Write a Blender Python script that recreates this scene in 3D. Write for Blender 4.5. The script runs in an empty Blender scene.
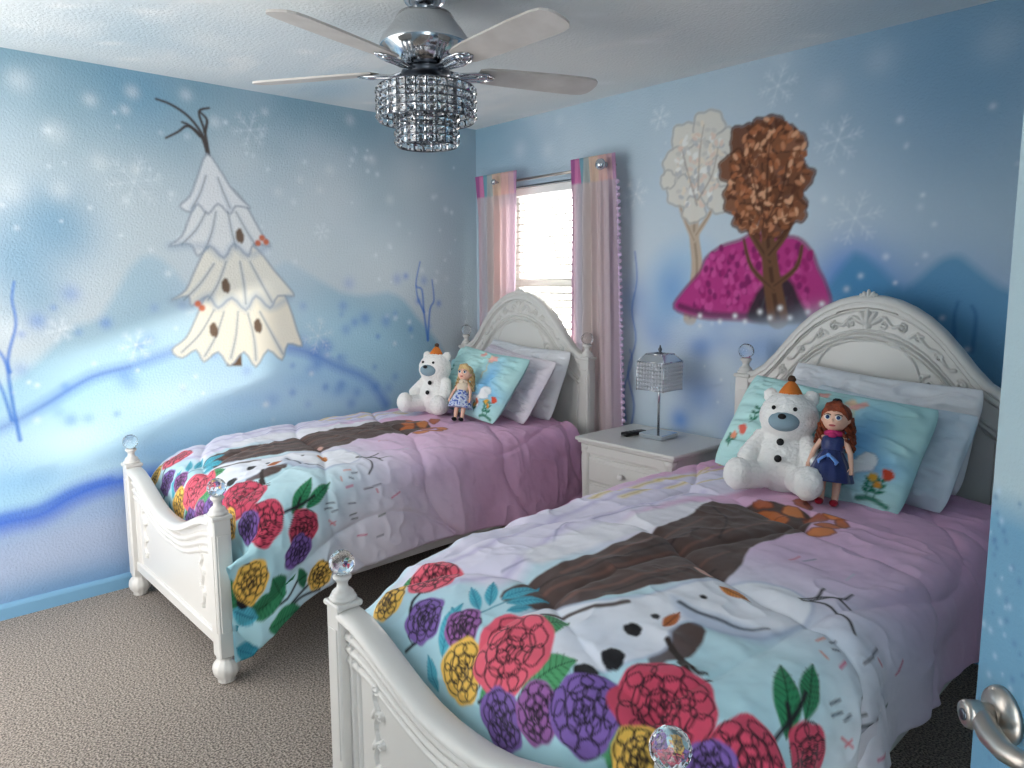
import bpy, math, random
import numpy as np
from mathutils import Vector, Matrix, noise as mnoise

random.seed(7)
rng = np.random.default_rng(11)
SC = bpy.context.scene
COL = SC.collection
PI = math.pi
R = math.radians

# ------------------------------------------------------------------ naming / tagging
def link(o, parent=None):
    COL.objects.link(o)
    if parent is not None:
        o.parent = parent
    return o

def tag(o, label, cat, group=None, kind=None):
    o['label'] = label
    o['category'] = cat
    if group: o['group'] = group
    if kind: o['kind'] = kind
    return o

def thing(name, label, cat, loc=(0, 0, 0), rotz=0, group=None):
    o = bpy.data.objects.new(name, None)
    o.empty_display_size = .05
    link(o)
    o.location = loc
    o.rotation_euler = (0, 0, rotz)
    return tag(o, label, cat, group)

# ------------------------------------------------------------------ mesh builder
class MB:
    def __init__(self):
        self.v = []; self.f = []; self.sm = []
    def add(self, v, f, smooth=True):
        b = len(self.v)
        self.v += [tuple(map(float, p)) for p in v]
        self.f += [tuple(i + b for i in q) for q in f]
        self.sm += [smooth] * len(f)
        return self
    def xf(self, M, start=0):
        for i in range(start, len(self.v)):
            self.v[i] = tuple(M @ Vector(self.v[i]))
        return self
    def box(self, c, s, bev=.004, smooth=False):
        """bevelled box, centre c, full size s"""
        hx, hy, hz = s[0] / 2, s[1] / 2, s[2] / 2
        b = min(bev, hx * .49, hy * .49, hz * .49)
        V = []; idx = {}
        for sx in (-1, 1):
            for sy in (-1, 1):
                for sz in (-1, 1):
                    for ax in range(3):
                        p = [sx * (hx - b), sy * (hy - b), sz * (hz - b)]
                        p[ax] = (sx * hx, sy * hy, sz * hz)[ax]
                        idx[(sx, sy, sz, ax)] = len(V)
                        V.append((c[0] + p[0], c[1] + p[1], c[2] + p[2]))
        F = []
        for s1 in (-1, 1):
            F.append([idx[(s1, a, d, 0)] for a, d in ((-1, -1), (1, -1), (1, 1), (-1, 1))])
            F.append([idx[(a, s1, d, 1)] for a, d in ((-1, -1), (1, -1), (1, 1), (-1, 1))])
            F.append([idx[(a, d, s1, 2)] for a, d in ((-1, -1), (1, -1), (1, 1), (-1, 1))])
        for a in (-1, 1):
            for d in (-1, 1):
                F.append([idx[(a, d, -1, 0)], idx[(a, d, 1, 0)], idx[(a, d, 1, 1)], idx[(a, d, -1, 1)]])
                F.append([idx[(a, -1, d, 0)], idx[(a, 1, d, 0)], idx[(a, 1, d, 2)], idx[(a, -1, d, 2)]])
                F.append([idx[(-1, a, d, 1)], idx[(1, a, d, 1)], idx[(1, a, d, 2)], idx[(-1, a, d, 2)]])
        for a in (-1, 1):
            for d in (-1, 1):
                for e in (-1, 1):
                    F.append([idx[(a, d, e, 0)], idx[(a, d, e, 1)], idx[(a, d, e, 2)]])
        # outward orientation
        C = Vector(c); G = []
        for f in F:
            p = [Vector(V[i]) for i in f]
            n = (p[1] - p[0]).cross(p[2] - p[0])
            m = sum(p, Vector()) / len(p)
            G.append(f if n.dot(m - C) > 0 else f[::-1])
        return self.add(V, G, smooth)
    def lathe(self, prof, n=32, c=(0, 0, 0), smooth=True, mod=None):
        """profile [(r,z)..] from bottom to top around z; mod(angle)->radius factor"""
        V = []; F = []
        for (r, z) in prof:
            for k in range(n):
                a = 2 * PI * k / n
                rr = r * (mod(a) if mod else 1)
                V.append((c[0] + rr * math.cos(a), c[1] + rr * math.sin(a), c[2] + z))
        m = len(prof)
        for j in range(m - 1):
            for k in range(n):
                k2 = (k + 1) % n
                F.append((j * n + k, j * n + k2, (j + 1) * n + k2, (j + 1) * n + k))
        F.append(tuple(range(n))[::-1]); F.append(tuple((m - 1) * n + k for k in range(n)))
        return self.add(V, F, smooth)
    def tube(self, pts, rad, n=8, smooth=True, closed=False, flat=1.0):
        """round tube along pts; rad number or list; ends capped"""
        pts = [Vector(p) for p in pts]; m = len(pts)
        rad = [rad] * m if not hasattr(rad, '__len__') else list(rad)
        V = []; F = []; up = None
        for i, p in enumerate(pts):
            if closed: t = pts[(i + 1) % m] - pts[(i - 1) % m]
            else: t = pts[min(i + 1, m - 1)] - pts[max(i - 1, 0)]
            if t.length < 1e-9: t = Vector((0, 0, 1))
            t.normalize()
            if up is None:
                up = Vector((0, 0, 1)) if abs(t.z) < .9 else Vector((1, 0, 0))
            a = up - t * up.dot(t)
            if a.length < 1e-6: a = t.orthogonal()
            a.normalize(); up = a; b = t.cross(a)
            for k in range(n):
                q = 2 * PI * k / n
                V.append(p + a * math.cos(q) * rad[i] * flat + b * math.sin(q) * rad[i])
        for i in range(m if closed else m - 1):
            for k in range(n):
                k2 = (k + 1) % n; j = (i + 1) % m
                F.append((i * n + k, i * n + k2, j * n + k2, j * n + k))
        if not closed:
            F.append(tuple(range(n))[::-1]); F.append(tuple((m - 1) * n + k for k in range(n)))
        return self.add(V, F, smooth)
    def ball(self, c, r, n=16, m=10, smooth=True, M=None):
        r = (r, r, r) if not hasattr(r, '__len__') else r
        V = []; F = []
        for j in range(1, m):
            th = PI * j / m
            for k in range(n):
                a = 2 * PI * (k + (.5 if (not smooth and j % 2) else 0)) / n
                V.append((r[0] * math.sin(th) * math.cos(a), r[1] * math.sin(th) * math.sin(a), -r[2] * math.cos(th)))
        V.append((0, 0, -r[2])); V.append((0, 0, r[2]))
        lo, hi = len(V) - 2, len(V) - 1
        for j in range(m - 2):
            for k in range(n):
                k2 = (k + 1) % n
                if smooth:
                    F.append((j * n + k, j * n + k2, (j + 1) * n + k2, (j + 1) * n + k))
                else:
                    if (j + 1) % 2:
                        F.append((j * n + k, j * n + k2, (j + 1) * n + k2)); F.append((j * n + k, (j + 1) * n + k2, (j + 1) * n + k))
                    else:
                        F.append((j * n + k, j * n + k2, (j + 1) * n + k)); F.append((j * n + k2, (j + 1) * n + k2, (j + 1) * n + k))
        for k in range(n):
            k2 = (k + 1) % n
            F.append((lo, k2, k)); F.append((hi, (m - 2) * n + k, (m - 2) * n + k2))
        if M is not None: V = [M @ Vector(p) for p in V]
        return self.add([(p[0] + c[0], p[1] + c[1], p[2] + c[2]) for p in V], F, smooth)
    def cone(self, a, b, ra, rb, n=12):
        """round-ended limb from a to b"""
        a = Vector(a); b = Vector(b); P = []; Q = []
        d = (b - a); L = max(d.length, 1e-6); d = d / L
        for q in (-1, -.7, -.35): P.append(a + d * ra * q); Q.append(ra * math.sqrt(max(1e-4, 1 - q * q)))
        for q in (0, .25, .5, .75, 1): P.append(a + d * L * q); Q.append(ra + (rb - ra) * q)
        for q in (.35, .7, 1): P.append(b + d * rb * q); Q.append(rb * math.sqrt(max(1e-4, 1 - q * q)))
        return self.tube(P, Q, n)
    def prism(self, poly, z0, z1, axis='z', smooth=False):
        n = len(poly)
        def m(p, h):
            return {'z': (p[0], p[1], h), 'y': (p[0], h, p[1]), 'x': (h, p[0], p[1])}[axis]
        V = [m(p, z0) for p in poly] + [m(p, z1) for p in poly]
        F = [(i, (i + 1) % n, n + (i + 1) % n, n + i) for i in range(n)] + [tuple(range(n))[::-1], tuple(range(n, 2 * n))]
        return self.add(V, F, smooth)
    def mesh(self, name):
        me = bpy.data.meshes.new(name)
        me.from_pydata(self.v, [], self.f)
        me.polygons.foreach_set('use_smooth', np.array(self.sm, dtype=bool))
        me.update()
        import bmesh as _b
        bm = _b.new(); bm.from_mesh(me)
        _b.ops.recalc_face_normals(bm, faces=bm.faces)
        bm.to_mesh(me); bm.free()
        return me
    def build(self, name, mat, parent=None, loc=None, autosmooth=None):
        me = self.mesh(name)
        me.materials.append(mat)
        if autosmooth:
            me.polygons.foreach_set('use_smooth', np.ones(len(me.polygons), bool))
            me.set_sharp_from_angle(angle=R(autosmooth))
        o = bpy.data.objects.new(name, me)
        if loc is not None: o.location = loc
        return link(o, parent)

def grid_mesh(name, X, Y, Z, mat, color=None, parent=None, keep=None, smooth=True, wrap=False):
    """X,Y,Z are (n,m) arrays -> quad grid mesh, colour per vertex"""
    n, m = X.shape
    co = np.stack([X, Y, Z], -1).reshape(-1, 3).astype(np.float32)
    i = np.arange(n * m).reshape(n, m)
    q = np.stack([i[:-1, :-1], i[1:, :-1], i[1:, 1:], i[:-1, 1:]], -1)
    if wrap:
        w = np.stack([i[-1:, :-1], i[:1, :-1], i[:1, 1:], i[-1:, 1:]], -1)
        q = np.concatenate([q, w], 0)
    if keep is not None: q = q[keep]
    q = q.reshape(-1, 4)
    me = bpy.data.meshes.new(name)
    me.vertices.add(len(co)); me.vertices.foreach_set('co', co.ravel())
    me.loops.add(q.size); me.loops.foreach_set('vertex_index', q.ravel().astype(np.int32))
    me.polygons.add(len(q)); me.polygons.foreach_set('loop_start', (np.arange(len(q)) * 4).astype(np.int32))
    me.update(calc_edges=True)
    me.polygons.foreach_set('use_smooth', np.full(len(q), smooth, bool))
    if color is not None:
        a = me.color_attributes.new('paint', 'FLOAT_COLOR', 'POINT')
        c = np.ones((len(co), 4), np.float32); c[:, :3] = color.reshape(-1, 3)
        a.data.foreach_set('color', c.ravel())
    me.materials.append(mat)
    me.validate()
    o = bpy.data.objects.new(name, me)
    return link(o, parent)

# ------------------------------------------------------------------ colour and painter
def lin(c):
    c = np.asarray(c, float) / 255.
    return np.where(c <= .04045, c / 12.92, ((c + .055) / 1.055) ** 2.4)

def fbm(U, V, scale, oct=4, seed=0):
    """value noise, numpy"""
    out = np.zeros(U.shape); amp = 1.; tot = 0.
    r = np.random.default_rng(seed)
    for o in range(oct):
        T = r.random((64, 64))
        u = U * scale * 2 ** o + 17.3 * o; v = V * scale * 2 ** o + 5.7 * o
        iu = np.floor(u).astype(int); iv = np.floor(v).astype(int)
        fu = u - iu; fv = v - iv
        fu = fu * fu * (3 - 2 * fu); fv = fv * fv * (3 - 2 * fv)
        a = T[iu % 64, iv % 64]; b = T[(iu + 1) % 64, iv % 64]; c = T[iu % 64, (iv + 1) % 64]; d = T[(iu + 1) % 64, (iv + 1) % 64]
        out += amp * ((a * (1 - fu) + b * fu) * (1 - fv) + (c * (1 - fu) + d * fu) * fv)
        tot += amp; amp *= .5
    return out / tot

def smooth_curve(pts, n=6, closed=False):
    """Catmull-Rom through pts"""
    P = np.array(pts, float); m = len(P); out = []
    for i in range(m if closed else m - 1):
        if closed: p0, p1, p2, p3 = P[(i - 1) % m], P[i], P[(i + 1) % m], P[(i + 2) % m]
        else: p0, p1, p2, p3 = P[max(i - 1, 0)], P[i], P[i + 1], P[min(i + 2, m - 1)]
        for t in np.arange(n) / n:
            out.append(.5 * ((2 * p1) + (-p0 + p2) * t + (2 * p0 - 5 * p1 + 4 * p2 - p3) * t * t + (-p0 + 3 * p1 - 3 * p2 + p3) * t ** 3))
    if not closed: out.append(P[-1])
    return np.array(out)

class Paint:
    def __init__(self, U, V, base=(255, 255, 255)):
        self.shape = U.shape
        self.U = U.ravel(); self.V = V.ravel()
        self.C = np.tile(lin(base), (self.U.size, 1)) if len(np.shape(base)) == 1 else np.asarray(base).reshape(-1, 3).copy()
    def out(self): return self.C.reshape(self.shape + (3,))
    def near(self, lo, hi):
        return np.nonzero((self.U > lo[0]) & (self.U < hi[0]) & (self.V > lo[1]) & (self.V < hi[1]))[0]
    def blend(self, idx, a, col, islin=False):
        c = np.asarray(col) if islin else lin(col)
        a = a[:, None]
        self.C[idx] = self.C[idx] * (1 - a) + c * a
    def spray(self, c, r, col, alpha=.6, ry=None, rot=0):
        ry = ry or r; m = max(r, ry) * 2.6
        i = self.near((c[0] - m, c[1] - m), (c[0] + m, c[1] + m))
        du = self.U[i] - c[0]; dv = self.V[i] - c[1]
        x = du * math.cos(rot) + dv * math.sin(rot); y = -du * math.sin(rot) + dv * math.cos(rot)
        self.blend(i, alpha * np.exp(-((x / r) ** 2 + (y / ry) ** 2)), col)
    def seg(self, pts, m):
        P = np.asarray(pts, float)
        i = self.near(P.min(0) - m, P.max(0) + m)
        return P, i
    def stroke(self, pts, w, col, alpha=1, soft=None, w1=None, curve=4, closed=False):
        """w..w1 = full width at start and end"""
        P = smooth_curve(pts, curve, closed) if curve > 1 and len(pts) > 2 else np.array(pts, float)
        if closed: P = np.concatenate([P, P[:1]])
        soft = soft or .003; w1 = w if w1 is None else w1
        n = len(P) - 1
        tot = np.zeros(0)
        P, i = self.seg(P, max(w, w1) + soft * 2)
        if len(i) == 0: return
        best = np.full(len(i), 1e9)
        u = self.U[i]; v = self.V[i]
        for k in range(n):
            a = P[k]; b = P[k + 1]; d = b - a; L = d @ d + 1e-12
            hw0 = (w + (w1 - w) * k / n) / 2; hw1 = (w + (w1 - w) * (k + 1) / n) / 2
            t = np.clip(((u - a[0]) * d[0] + (v - a[1]) * d[1]) / L, 0, 1)
            dist = np.hypot(u - a[0] - t * d[0], v - a[1] - t * d[1]) - (hw0 + (hw1 - hw0) * t)
            np.minimum(best, dist, out=best)
        self.blend(i, alpha * np.clip(.5 - best / (2 * soft), 0, 1), col)
    def poly(self, pts, col, alpha=1, soft=.003, curve=4, line=None, lw=.004, lalpha=1, fill=True):
        P = smooth_curve(pts, curve, True) if curve > 1 else np.array(pts, float)
        P, i = self.seg(P, soft * 3 + lw)
        if len(i) == 0: return
        u = self.U[i]; v = self.V[i]; best = np.full(len(i), 1e9); ins = np.zeros(len(i), bool)
        n = len(P)
        for k in range(n):
            a = P[k]; b = P[(k + 1) % n]; d = b - a; L = d @ d + 1e-12
            t = np.clip(((u - a[0]) * d[0] + (v - a[1]) * d[1]) / L, 0, 1)
            np.minimum(best, np.hypot(u - a[0] - t * d[0], v - a[1] - t * d[1]), out=best)
            if a[1] != b[1]:
                ins ^= ((a[1] > v) != (b[1] > v)) & (u < (b[0] - a[0]) * (v - a[1]) / (b[1] - a[1]) + a[0])
        sd = np.where(ins, -best, best)
        if fill: self.blend(i, alpha * np.clip(.5 - sd / (2 * soft), 0, 1), col)
        if line is not None:
            self.blend(i, lalpha * np.clip(.5 - (best - lw / 2) / (2 * min(soft, lw)), 0, 1), line)
    def ell(self, c, rx, ry, col, rot=0, alpha=1, soft=.003, line=None, lw=.004, fill=True, wob=0, seed=0, n=28):
        r = np.random.default_rng(seed)
        ph = r.random(3) * 6.28; P = []
        for k in range(n):
            a = 2 * PI * k / n
            f = 1 + wob * (math.sin(3 * a + ph[0]) * .5 + math.sin(5 * a + ph[1]) * .5 + math.sin(8 * a + ph[2]) * .4)
            x = rx * f * math.cos(a); y = ry * f * math.sin(a)
            P.append((c[0] + x * math.cos(rot) - y * math.sin(rot), c[1] + x * math.sin(rot) + y * math.cos(rot)))
        self.poly(P, col, alpha, soft, 1, line, lw, fill=fill)
    def flake(self, c, r, col=(235, 243, 248), alpha=.6, w=.008):
        for k in range(6):
            a = PI * k / 3 + .2
            e = (c[0] + r * math.cos(a), c[1] + r * math.sin(a))
            self.stroke([c, e], w, col, alpha, .006)
            for f in (.45, .72):
                b = (c[0] + r * f * math.cos(a), c[1] + r * f * math.sin(a))
                for s in (-.8, .8):
                    self.stroke([b, (b[0] + r * .28 * math.cos(a + s), b[1] + r * .28 * math.sin(a + s))], w * .8, col, alpha, .006)
    def peony(self, c, r, col, seed=0, sy=1., lw=.0035, ink=(28, 22, 30)):
        q = np.random.default_rng(seed)
        self.ell(c, r, r * sy, col, 0, 1, .003, wob=.07, seed=seed, n=48)
        for (f, n, s) in ((.70, 9, .26), (.42, 7, .22), (.18, 4, .17)):
            o = q.random() * 6
            for k in range(n):
                a = o + 2 * PI * k / n + q.normal() * .1
                rr = r * f * (1 + q.normal() * .06)
                self.ell((c[0] + rr * math.cos(a), c[1] + rr * sy * math.sin(a)), r * s * (1 + q.random() * .35), r * s * .8, col, a + PI / 2,
                         1, .0022, ink, lw, fill=False, wob=.08, seed=int(q.integers(1e6)), n=14)
        q2 = [(c[0] + r * .12 * t * math.cos(5 * t), c[1] + r * .12 * t * sy * math.sin(5 * t)) for t in np.linspace(.2, 1.6, 22)]
        self.stroke(q2, lw, ink, 1, .002, curve=1)
    def leaf(self, a, b, wid, col, vein=(20, 60, 40), lw=.003, hatch=True):
        a = np.array(a, float); b = np.array(b, float); d = b - a; L = np.hypot(*d); t = d / L; nn = np.array([-t[1], t[0]])
        prof = [(0, 0), (.15, .6), (.4, 1), (.7, .75), (.9, .3), (1, 0)]
        P = [a + d * s + nn * wid / 2 * w for s, w in prof] + [a + d * s - nn * wid / 2 * w for s, w in prof[-2:0:-1]]
        self.poly(P, col, 1, .003, 3)
        if hatch:
            self.stroke([a, b], lw, vein, .9, .002)
            for s in np.arange(.15, .85, .1):
                w = np.interp(s, [q[0] for q in prof], [q[1] for q in prof]) * .45 * wid
                p = a + d * s
                self.stroke([p, p + d * .1 + nn * w], lw * .7, vein, .7, .002)
                self.stroke([p, p + d * .1 - nn * w], lw * .7, vein, .7, .002)

# ------------------------------------------------------------------ materials
def mat(name, base=(200, 200, 200), rough=.5, metal=0., bump=None, paint=False, spec=.5, trans=0., ior=1.45, sheen=0., coat=0., var=None, translucent=0., emit=0.):
    m = bpy.data.materials.new(name); m.use_nodes = True
    nt = m.node_tree; N = nt.nodes; L = nt.links
    b = N['Principled BSDF']; out = N['Material Output']
    b.inputs['Roughness'].default_value = rough
    b.inputs['Metallic'].default_value = metal
    b.inputs['Specular IOR Level'].default_value = spec
    b.inputs['Transmission Weight'].default_value = trans
    b.inputs['IOR'].default_value = ior
    b.inputs['Sheen Weight'].default_value = sheen
    b.inputs['Coat Weight'].default_value = coat
    col = None
    tc = N.new('ShaderNodeTexCoord')
    c = tuple(lin(base)) + (1,)
    b.inputs['Base Color'].default_value = c
    if paint:
        at = N.new('ShaderNodeAttribute'); at.attribute_name = 'paint'
        col = at.outputs['Color']
    if var:
        # var = (scale, colour2, low, high, detail): fibres, grain, mottling
        nz = N.new('ShaderNodeTexNoise'); nz.inputs['Scale'].default_value = var[0]; nz.inputs['Detail'].default_value = var[4] if len(var) > 4 else 3
        L.new(tc.outputs['Object'], nz.inputs['Vector'])
        rp = N.new('ShaderNodeValToRGB')
        rp.color_ramp.elements[0].position = var[2]; rp.color_ramp.elements[1].position = var[3]
        L.new(nz.outputs['Fac'], rp.inputs['Fac'])
        mx = N.new('ShaderNodeMix'); mx.data_type = 'RGBA'
        L.new(rp.outputs['Color'], mx.inputs['Factor'])
        if col is not None: L.new(col, mx.inputs['A'])
        else: mx.inputs['A'].default_value = c
        mx.inputs['B'].default_value = tuple(lin(var[1])) + (1,)
        col = mx.outputs['Result']
    if col is not None: L.new(col, b.inputs['Base Color'])
    if bump:
        # bump = list of (scale, strength, detail)
        prev = None
        for (s, st, de) in bump:
            nz = N.new('ShaderNodeTexNoise'); nz.inputs['Scale'].default_value = s; nz.inputs['Detail'].default_value = de
            L.new(tc.outputs['Object'], nz.inputs['Vector'])
            bp = N.new('ShaderNodeBump'); bp.inputs['Strength'].default_value = st; bp.inputs['Distance'].default_value = .01
            L.new(nz.outputs['Fac'], bp.inputs['Height'])
            if prev: L.new(prev, bp.inputs['Normal'])
            prev = bp.outputs['Normal']
        L.new(prev, b.inputs['Normal'])
    if translucent:
        tr = N.new('ShaderNodeBsdfTranslucent')
        if col is not None: L.new(col, tr.inputs['Color'])
        else: tr.inputs['Color'].default_value = c
        ms = N.new('ShaderNodeMixShader'); ms.inputs['Fac'].default_value = translucent
        L.new(b.outputs[0], ms.inputs[1]); L.new(tr.outputs[0], ms.inputs[2]); L.new(ms.outputs[0], out.inputs['Surface'])
    return m

M = {}
M['wall'] = mat('painted_orange_peel_wall', rough=.75, paint=True, bump=[(95, .32, 2), (300, .12, 1)], spec=.25)
M['ceil'] = mat('painted_textured_ceiling', rough=.85, paint=True, bump=[(80, .45, 3)], spec=.2)
M['plainwall'] = mat('plain_blue_wall', (176, 196, 206), .8, bump=[(95, .3, 2)], var=(3, (185, 205, 220), .35, .7))
M['carpet'] = mat('speckled_carpet', (200, 187, 175), .95, bump=[(150, .6, 4), (330, .6, 2)], var=(150, (84, 75, 69), .36, .62, 10), spec=.05, sheen=.2)
M['base'] = mat('blue_baseboard', (118, 166, 200), .55, bump=[(60, .05, 2)])
M['white'] = mat('white_lacquered_wood', (212, 210, 206), .33, bump=[(25, .03, 2)], coat=.15)
M['frame'] = mat('white_window_frame', (240, 240, 238), .4, bump=[(20, .02, 1)])
M['slat'] = mat('white_blind_slats', (205, 203, 198), .5, bump=[(20, .02, 1)])
def thin_glass():
    m = bpy.data.materials.new('window_glass'); m.use_nodes = True
    N = m.node_tree.nodes; L = m.node_tree.links; N.remove(N['Principled BSDF'])
    t = N.new('ShaderNodeBsdfTransparent'); t.inputs['Color'].default_value = (.96, .97, .97, 1)
    g = N.new('ShaderNodeBsdfGlossy'); g.inputs['Roughness'].default_value = .02
    lw = N.new('ShaderNodeLayerWeight'); lw.inputs['Blend'].default_value = .12
    x = N.new('ShaderNodeMixShader'); L.new(lw.outputs['Fresnel'], x.inputs['Fac']); L.new(t.outputs[0], x.inputs[1]); L.new(g.outputs[0], x.inputs[2])
    L.new(x.outputs[0], N['Material Output'].inputs['Surface'])
    return m
M['glass'] = thin_glass()
M['crystal'] = mat('cut_crystal', (252, 253, 255), .02, trans=1., ior=1.5, bump=[(3, .004, 1)])
M['chrome'] = mat('polished_chrome', (205, 208, 212), .12, 1., bump=[(4, .01, 1)])
M['smoky'] = mat('dark_chrome_frame', (95, 100, 108), .28, 1., bump=[(60, .02, 1)])
M['nickel'] = mat('brushed_nickel', (190, 182, 174), .3, 1., bump=[(150, .03, 1)])
M['blade'] = mat('silver_fan_blade', (205, 200, 195), .45, 0., bump=[(30, .03, 2)], var=(12, (190, 184, 178), .3, .7))
M['curtain'] = mat('sheer_curtain', rough=.85, paint=True, translucent=.42, bump=[(600, .1, 1)], spec=.1)
M['pom'] = mat('lavender_pompoms', (218, 192, 222), .9, bump=[(400, .5, 2)])
M['comf'] = mat('printed_comforter', rough=.8, paint=True, bump=[(9, .22, 3), (700, .12, 1)], spec=.2, sheen=.15)
M['pillow'] = mat('printed_pillowcase', rough=.85, paint=True, bump=[(8, .2, 3), (700, .1, 1)], spec=.15)
M['plush'] = mat('white_plush_fur', (253, 251, 248), .95, bump=[(330, .5, 4), (90, .3, 2)], sheen=.6, spec=.05)
M['muzzle'] = mat('grey_blue_felt', (140, 165, 178), .9, bump=[(300, .3, 2)])
M['black'] = mat('black_felt', (22, 22, 24), .8, bump=[(300, .3, 2)])
M['orange'] = mat('orange_felt', (214, 120, 48), .85, bump=[(300, .3, 2)])
M['brown'] = mat('brown_felt', (74, 52, 38), .85, bump=[(200, .4, 2)])
M['skin'] = mat('doll_skin_vinyl', (238, 190, 165), .45, bump=[(40, .02, 1)])
M['auburn'] = mat('auburn_doll_hair', (150, 66, 30), .55, bump=[(160, .6, 2)], var=(40, (92, 38, 20), .35, .7))
M['blond'] = mat('blond_doll_hair', (226, 196, 140), .55, bump=[(160, .6, 2)], var=(40, (178, 140, 90), .35, .7))
M['navy'] = mat('navy_satin', (24, 42, 100), .4, bump=[(60, .25, 2)], sheen=.3)
M['sky'] = mat('pale_blue_satin', (110, 160, 235), .4, bump=[(60, .25, 2)], sheen=.3)
M['blackcloth'] = mat('black_doll_bodice', (30, 26, 32), .7, bump=[(200, .2, 2)])
M['pink'] = mat('magenta_scarf_cloth', (196, 48, 112), .75, bump=[(200, .3, 2)])
M['red'] = mat('red_doll_shoes', (170, 24, 48), .35, bump=[(40, .02, 1)])
M['eye'] = mat('doll_eye', (40, 66, 110), .2, bump=[(10, .01, 1)])
M['eyewhite'] = mat('doll_eye_white', (240, 240, 240), .3, bump=[(10, .01, 1)])
M['lips'] = mat('doll_lips', (190, 80, 88), .4, bump=[(10, .01, 1)])
M['cream'] = mat('cream_doll_dress', (226, 208, 184), .7, bump=[(150, .3, 2)], sheen=.3)
M['plastic'] = mat('black_remote_plastic', (24, 24, 26), .38, bump=[(60, .02, 1)])
M['rubber'] = mat('grey_rubber_buttons', (92, 92, 96), .6, bump=[(60, .02, 1)])
M['matt'] = mat('white_mattress_ticking', (226, 224, 220), .85, bump=[(60, .2, 2)])
M['door'] = mat('painted_door', rough=.55, paint=True, bump=[(160, .12, 2)])
M['cord'] = mat('white_cord', (235, 233, 228), .7, bump=[(200, .1, 1)])
M['bead'] = mat('silvered_glass_beads', (232, 235, 238), .12, .55, bump=[(10, .01, 1)])
M['printskirt'] = mat('blue_printed_doll_skirt', (212, 222, 240), .6, bump=[(150, .3, 2)], var=(70, (72, 100, 190), .50, .58))
# ------------------------------------------------------------------ room dimensions (metres): corner at origin, x along the window wall, -y towards the doorway
H = 2.44; RX = 4.05; FY = -3.3
WX0, WX1, WZ0, WZ1 = .30, .98, .92, 2.03      # window opening

def struct(o, label=None, cat=None):
    o['kind'] = 'structure'
    if label: o['label'] = label
    if cat: o['category'] = cat
    return o

# ---------- left wall: winter landscape
def sky_base(U, V, seed, top, mid, low):
    t = np.clip((V - .9) / 1.5, 0, 1)[..., None]
    c = lin(low) * (1 - np.clip(t * 2, 0, 1)) + lin(mid) * np.clip(t * 2, 0, 1)
    c = c * (1 - np.clip(t * 2 - 1, 0, 1)) + lin(top) * np.clip(t * 2 - 1, 0, 1)
    n = fbm(U, V, 1.1, 4, seed)[..., None]; n2 = fbm(U, V, 3.2, 3, seed + 5)[..., None]
    k = np.clip((n - .42) * 3.2, 0, 1) * .55 + np.clip((n2 - .55) * 3, 0, 1) * .2
    return c * (1 - k) + lin((196, 212, 224)) * k

ST = .0055
y_ = np.arange(FY, .0001, ST); z_ = np.arange(0, H + .0001, ST)
y_[-1] = 0; z_[-1] = H
U, V = np.meshgrid(y_, z_, indexing='ij')
P = Paint(U, V, sky_base(U, V, 3, (136, 170, 188), (186, 203, 211), (204, 212, 218)))
# far mountains, snow field, near hill and drift
MT = [(-2.885, 0.912), (-2.673, 1.014), (-2.518, 1.132), (-2.372, 1.279), (-2.268, 1.307), (-2.126, 1.536), (-2.034, 1.598), (-1.938, 1.537), (-1.813, 1.379), (-1.666, 1.283), (-1.486, 1.477), (-1.358, 1.573), (-1.266, 1.542), (-1.025, 1.407), (-0.841, 1.386), (-0.701, 1.402), (-0.587, 1.351), (-0.499, 1.25), (-0.316, 1.056), (-0.157, 0.678), (-0.332, 0.232), (-1.861, 0.513), (-2.919, 0.495)]
P.poly(MT, (132, 180, 204), .8, .02, 2)
P.poly([(-2.877, 1.015), (-2.595, 1.085), (-2.318, 1.185), (-1.961, 1.295), (-1.663, 1.35), (-1.274, 1.367), (-0.899, 1.253), (-0.549, 1.071), (-0.071, 0.668), (-0.075, 0.394), (-2.315, 0.597), (-2.933, 0.325)], (172, 212, 230), .8, .09, 3)
hill = [(-2.892, 0.829), (-2.686, 0.846), (-2.533, 0.919), (-2.328, 1.033), (-2.156, 1.07), (-1.962, 1.128), (-1.621, 1.145), (-1.286, 1.08), (-1.067, 0.971), (-0.857, 0.881), (-0.735, 0.721), (-0.674, 0.295), (-2.331, 0.358), (-2.933, 0.325)]
P.poly(hill, (158, 204, 232), .85, .02, 3)
P.stroke([(-2.892, 0.829), (-2.686, 0.846), (-2.533, 0.919), (-2.328, 1.033), (-2.156, 1.07), (-1.962, 1.128)], .04, (44, 108, 208), .75, .03)
P.stroke([(-1.344, 1.106), (-1.226, 1.07), (-1.067, 0.983), (-0.857, 0.881), (-0.735, 0.721)], .045, (44, 108, 208), .85, .03)
P.stroke([(-2.686, 0.846), (-2.533, 0.919), (-2.328, 1.033), (-2.156, 1.07)], .012, (40, 90, 180), .5, .01)
for (x0, y0), a in zip([(-2.467, 0.764), (-1.938, 0.885), (-1.412, 0.88), (-1.112, 0.789), (-2.231, 0.581)], (.5, .5, .4, .4, .5)):
    P.spray((x0, y0), .34, (204, 230, 242), a + .15, .12)
for (x0, y0) in [(-1.582, 0.844), (-1.013, 0.837), (-2.093, 0.646), (-2.594, 0.602), (-1.293, 0.923)]:
    P.spray((x0, y0), .22, (104, 166, 222), .35, .06)
drift = [(-2.927, 0.389), (-2.717, 0.43), (-2.568, 0.436), (-2.446, 0.489), (-2.32, 0.521), (-2.146, 0.526), (-1.76, 0.495), (-1.125, 0.467), (-0.487, 0.457), (-0.078, 0.185), (-0.101, -1.481), (-2.988, -0.366)]
P.poly(drift, (150, 172, 208), .9, .03, 3)
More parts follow.
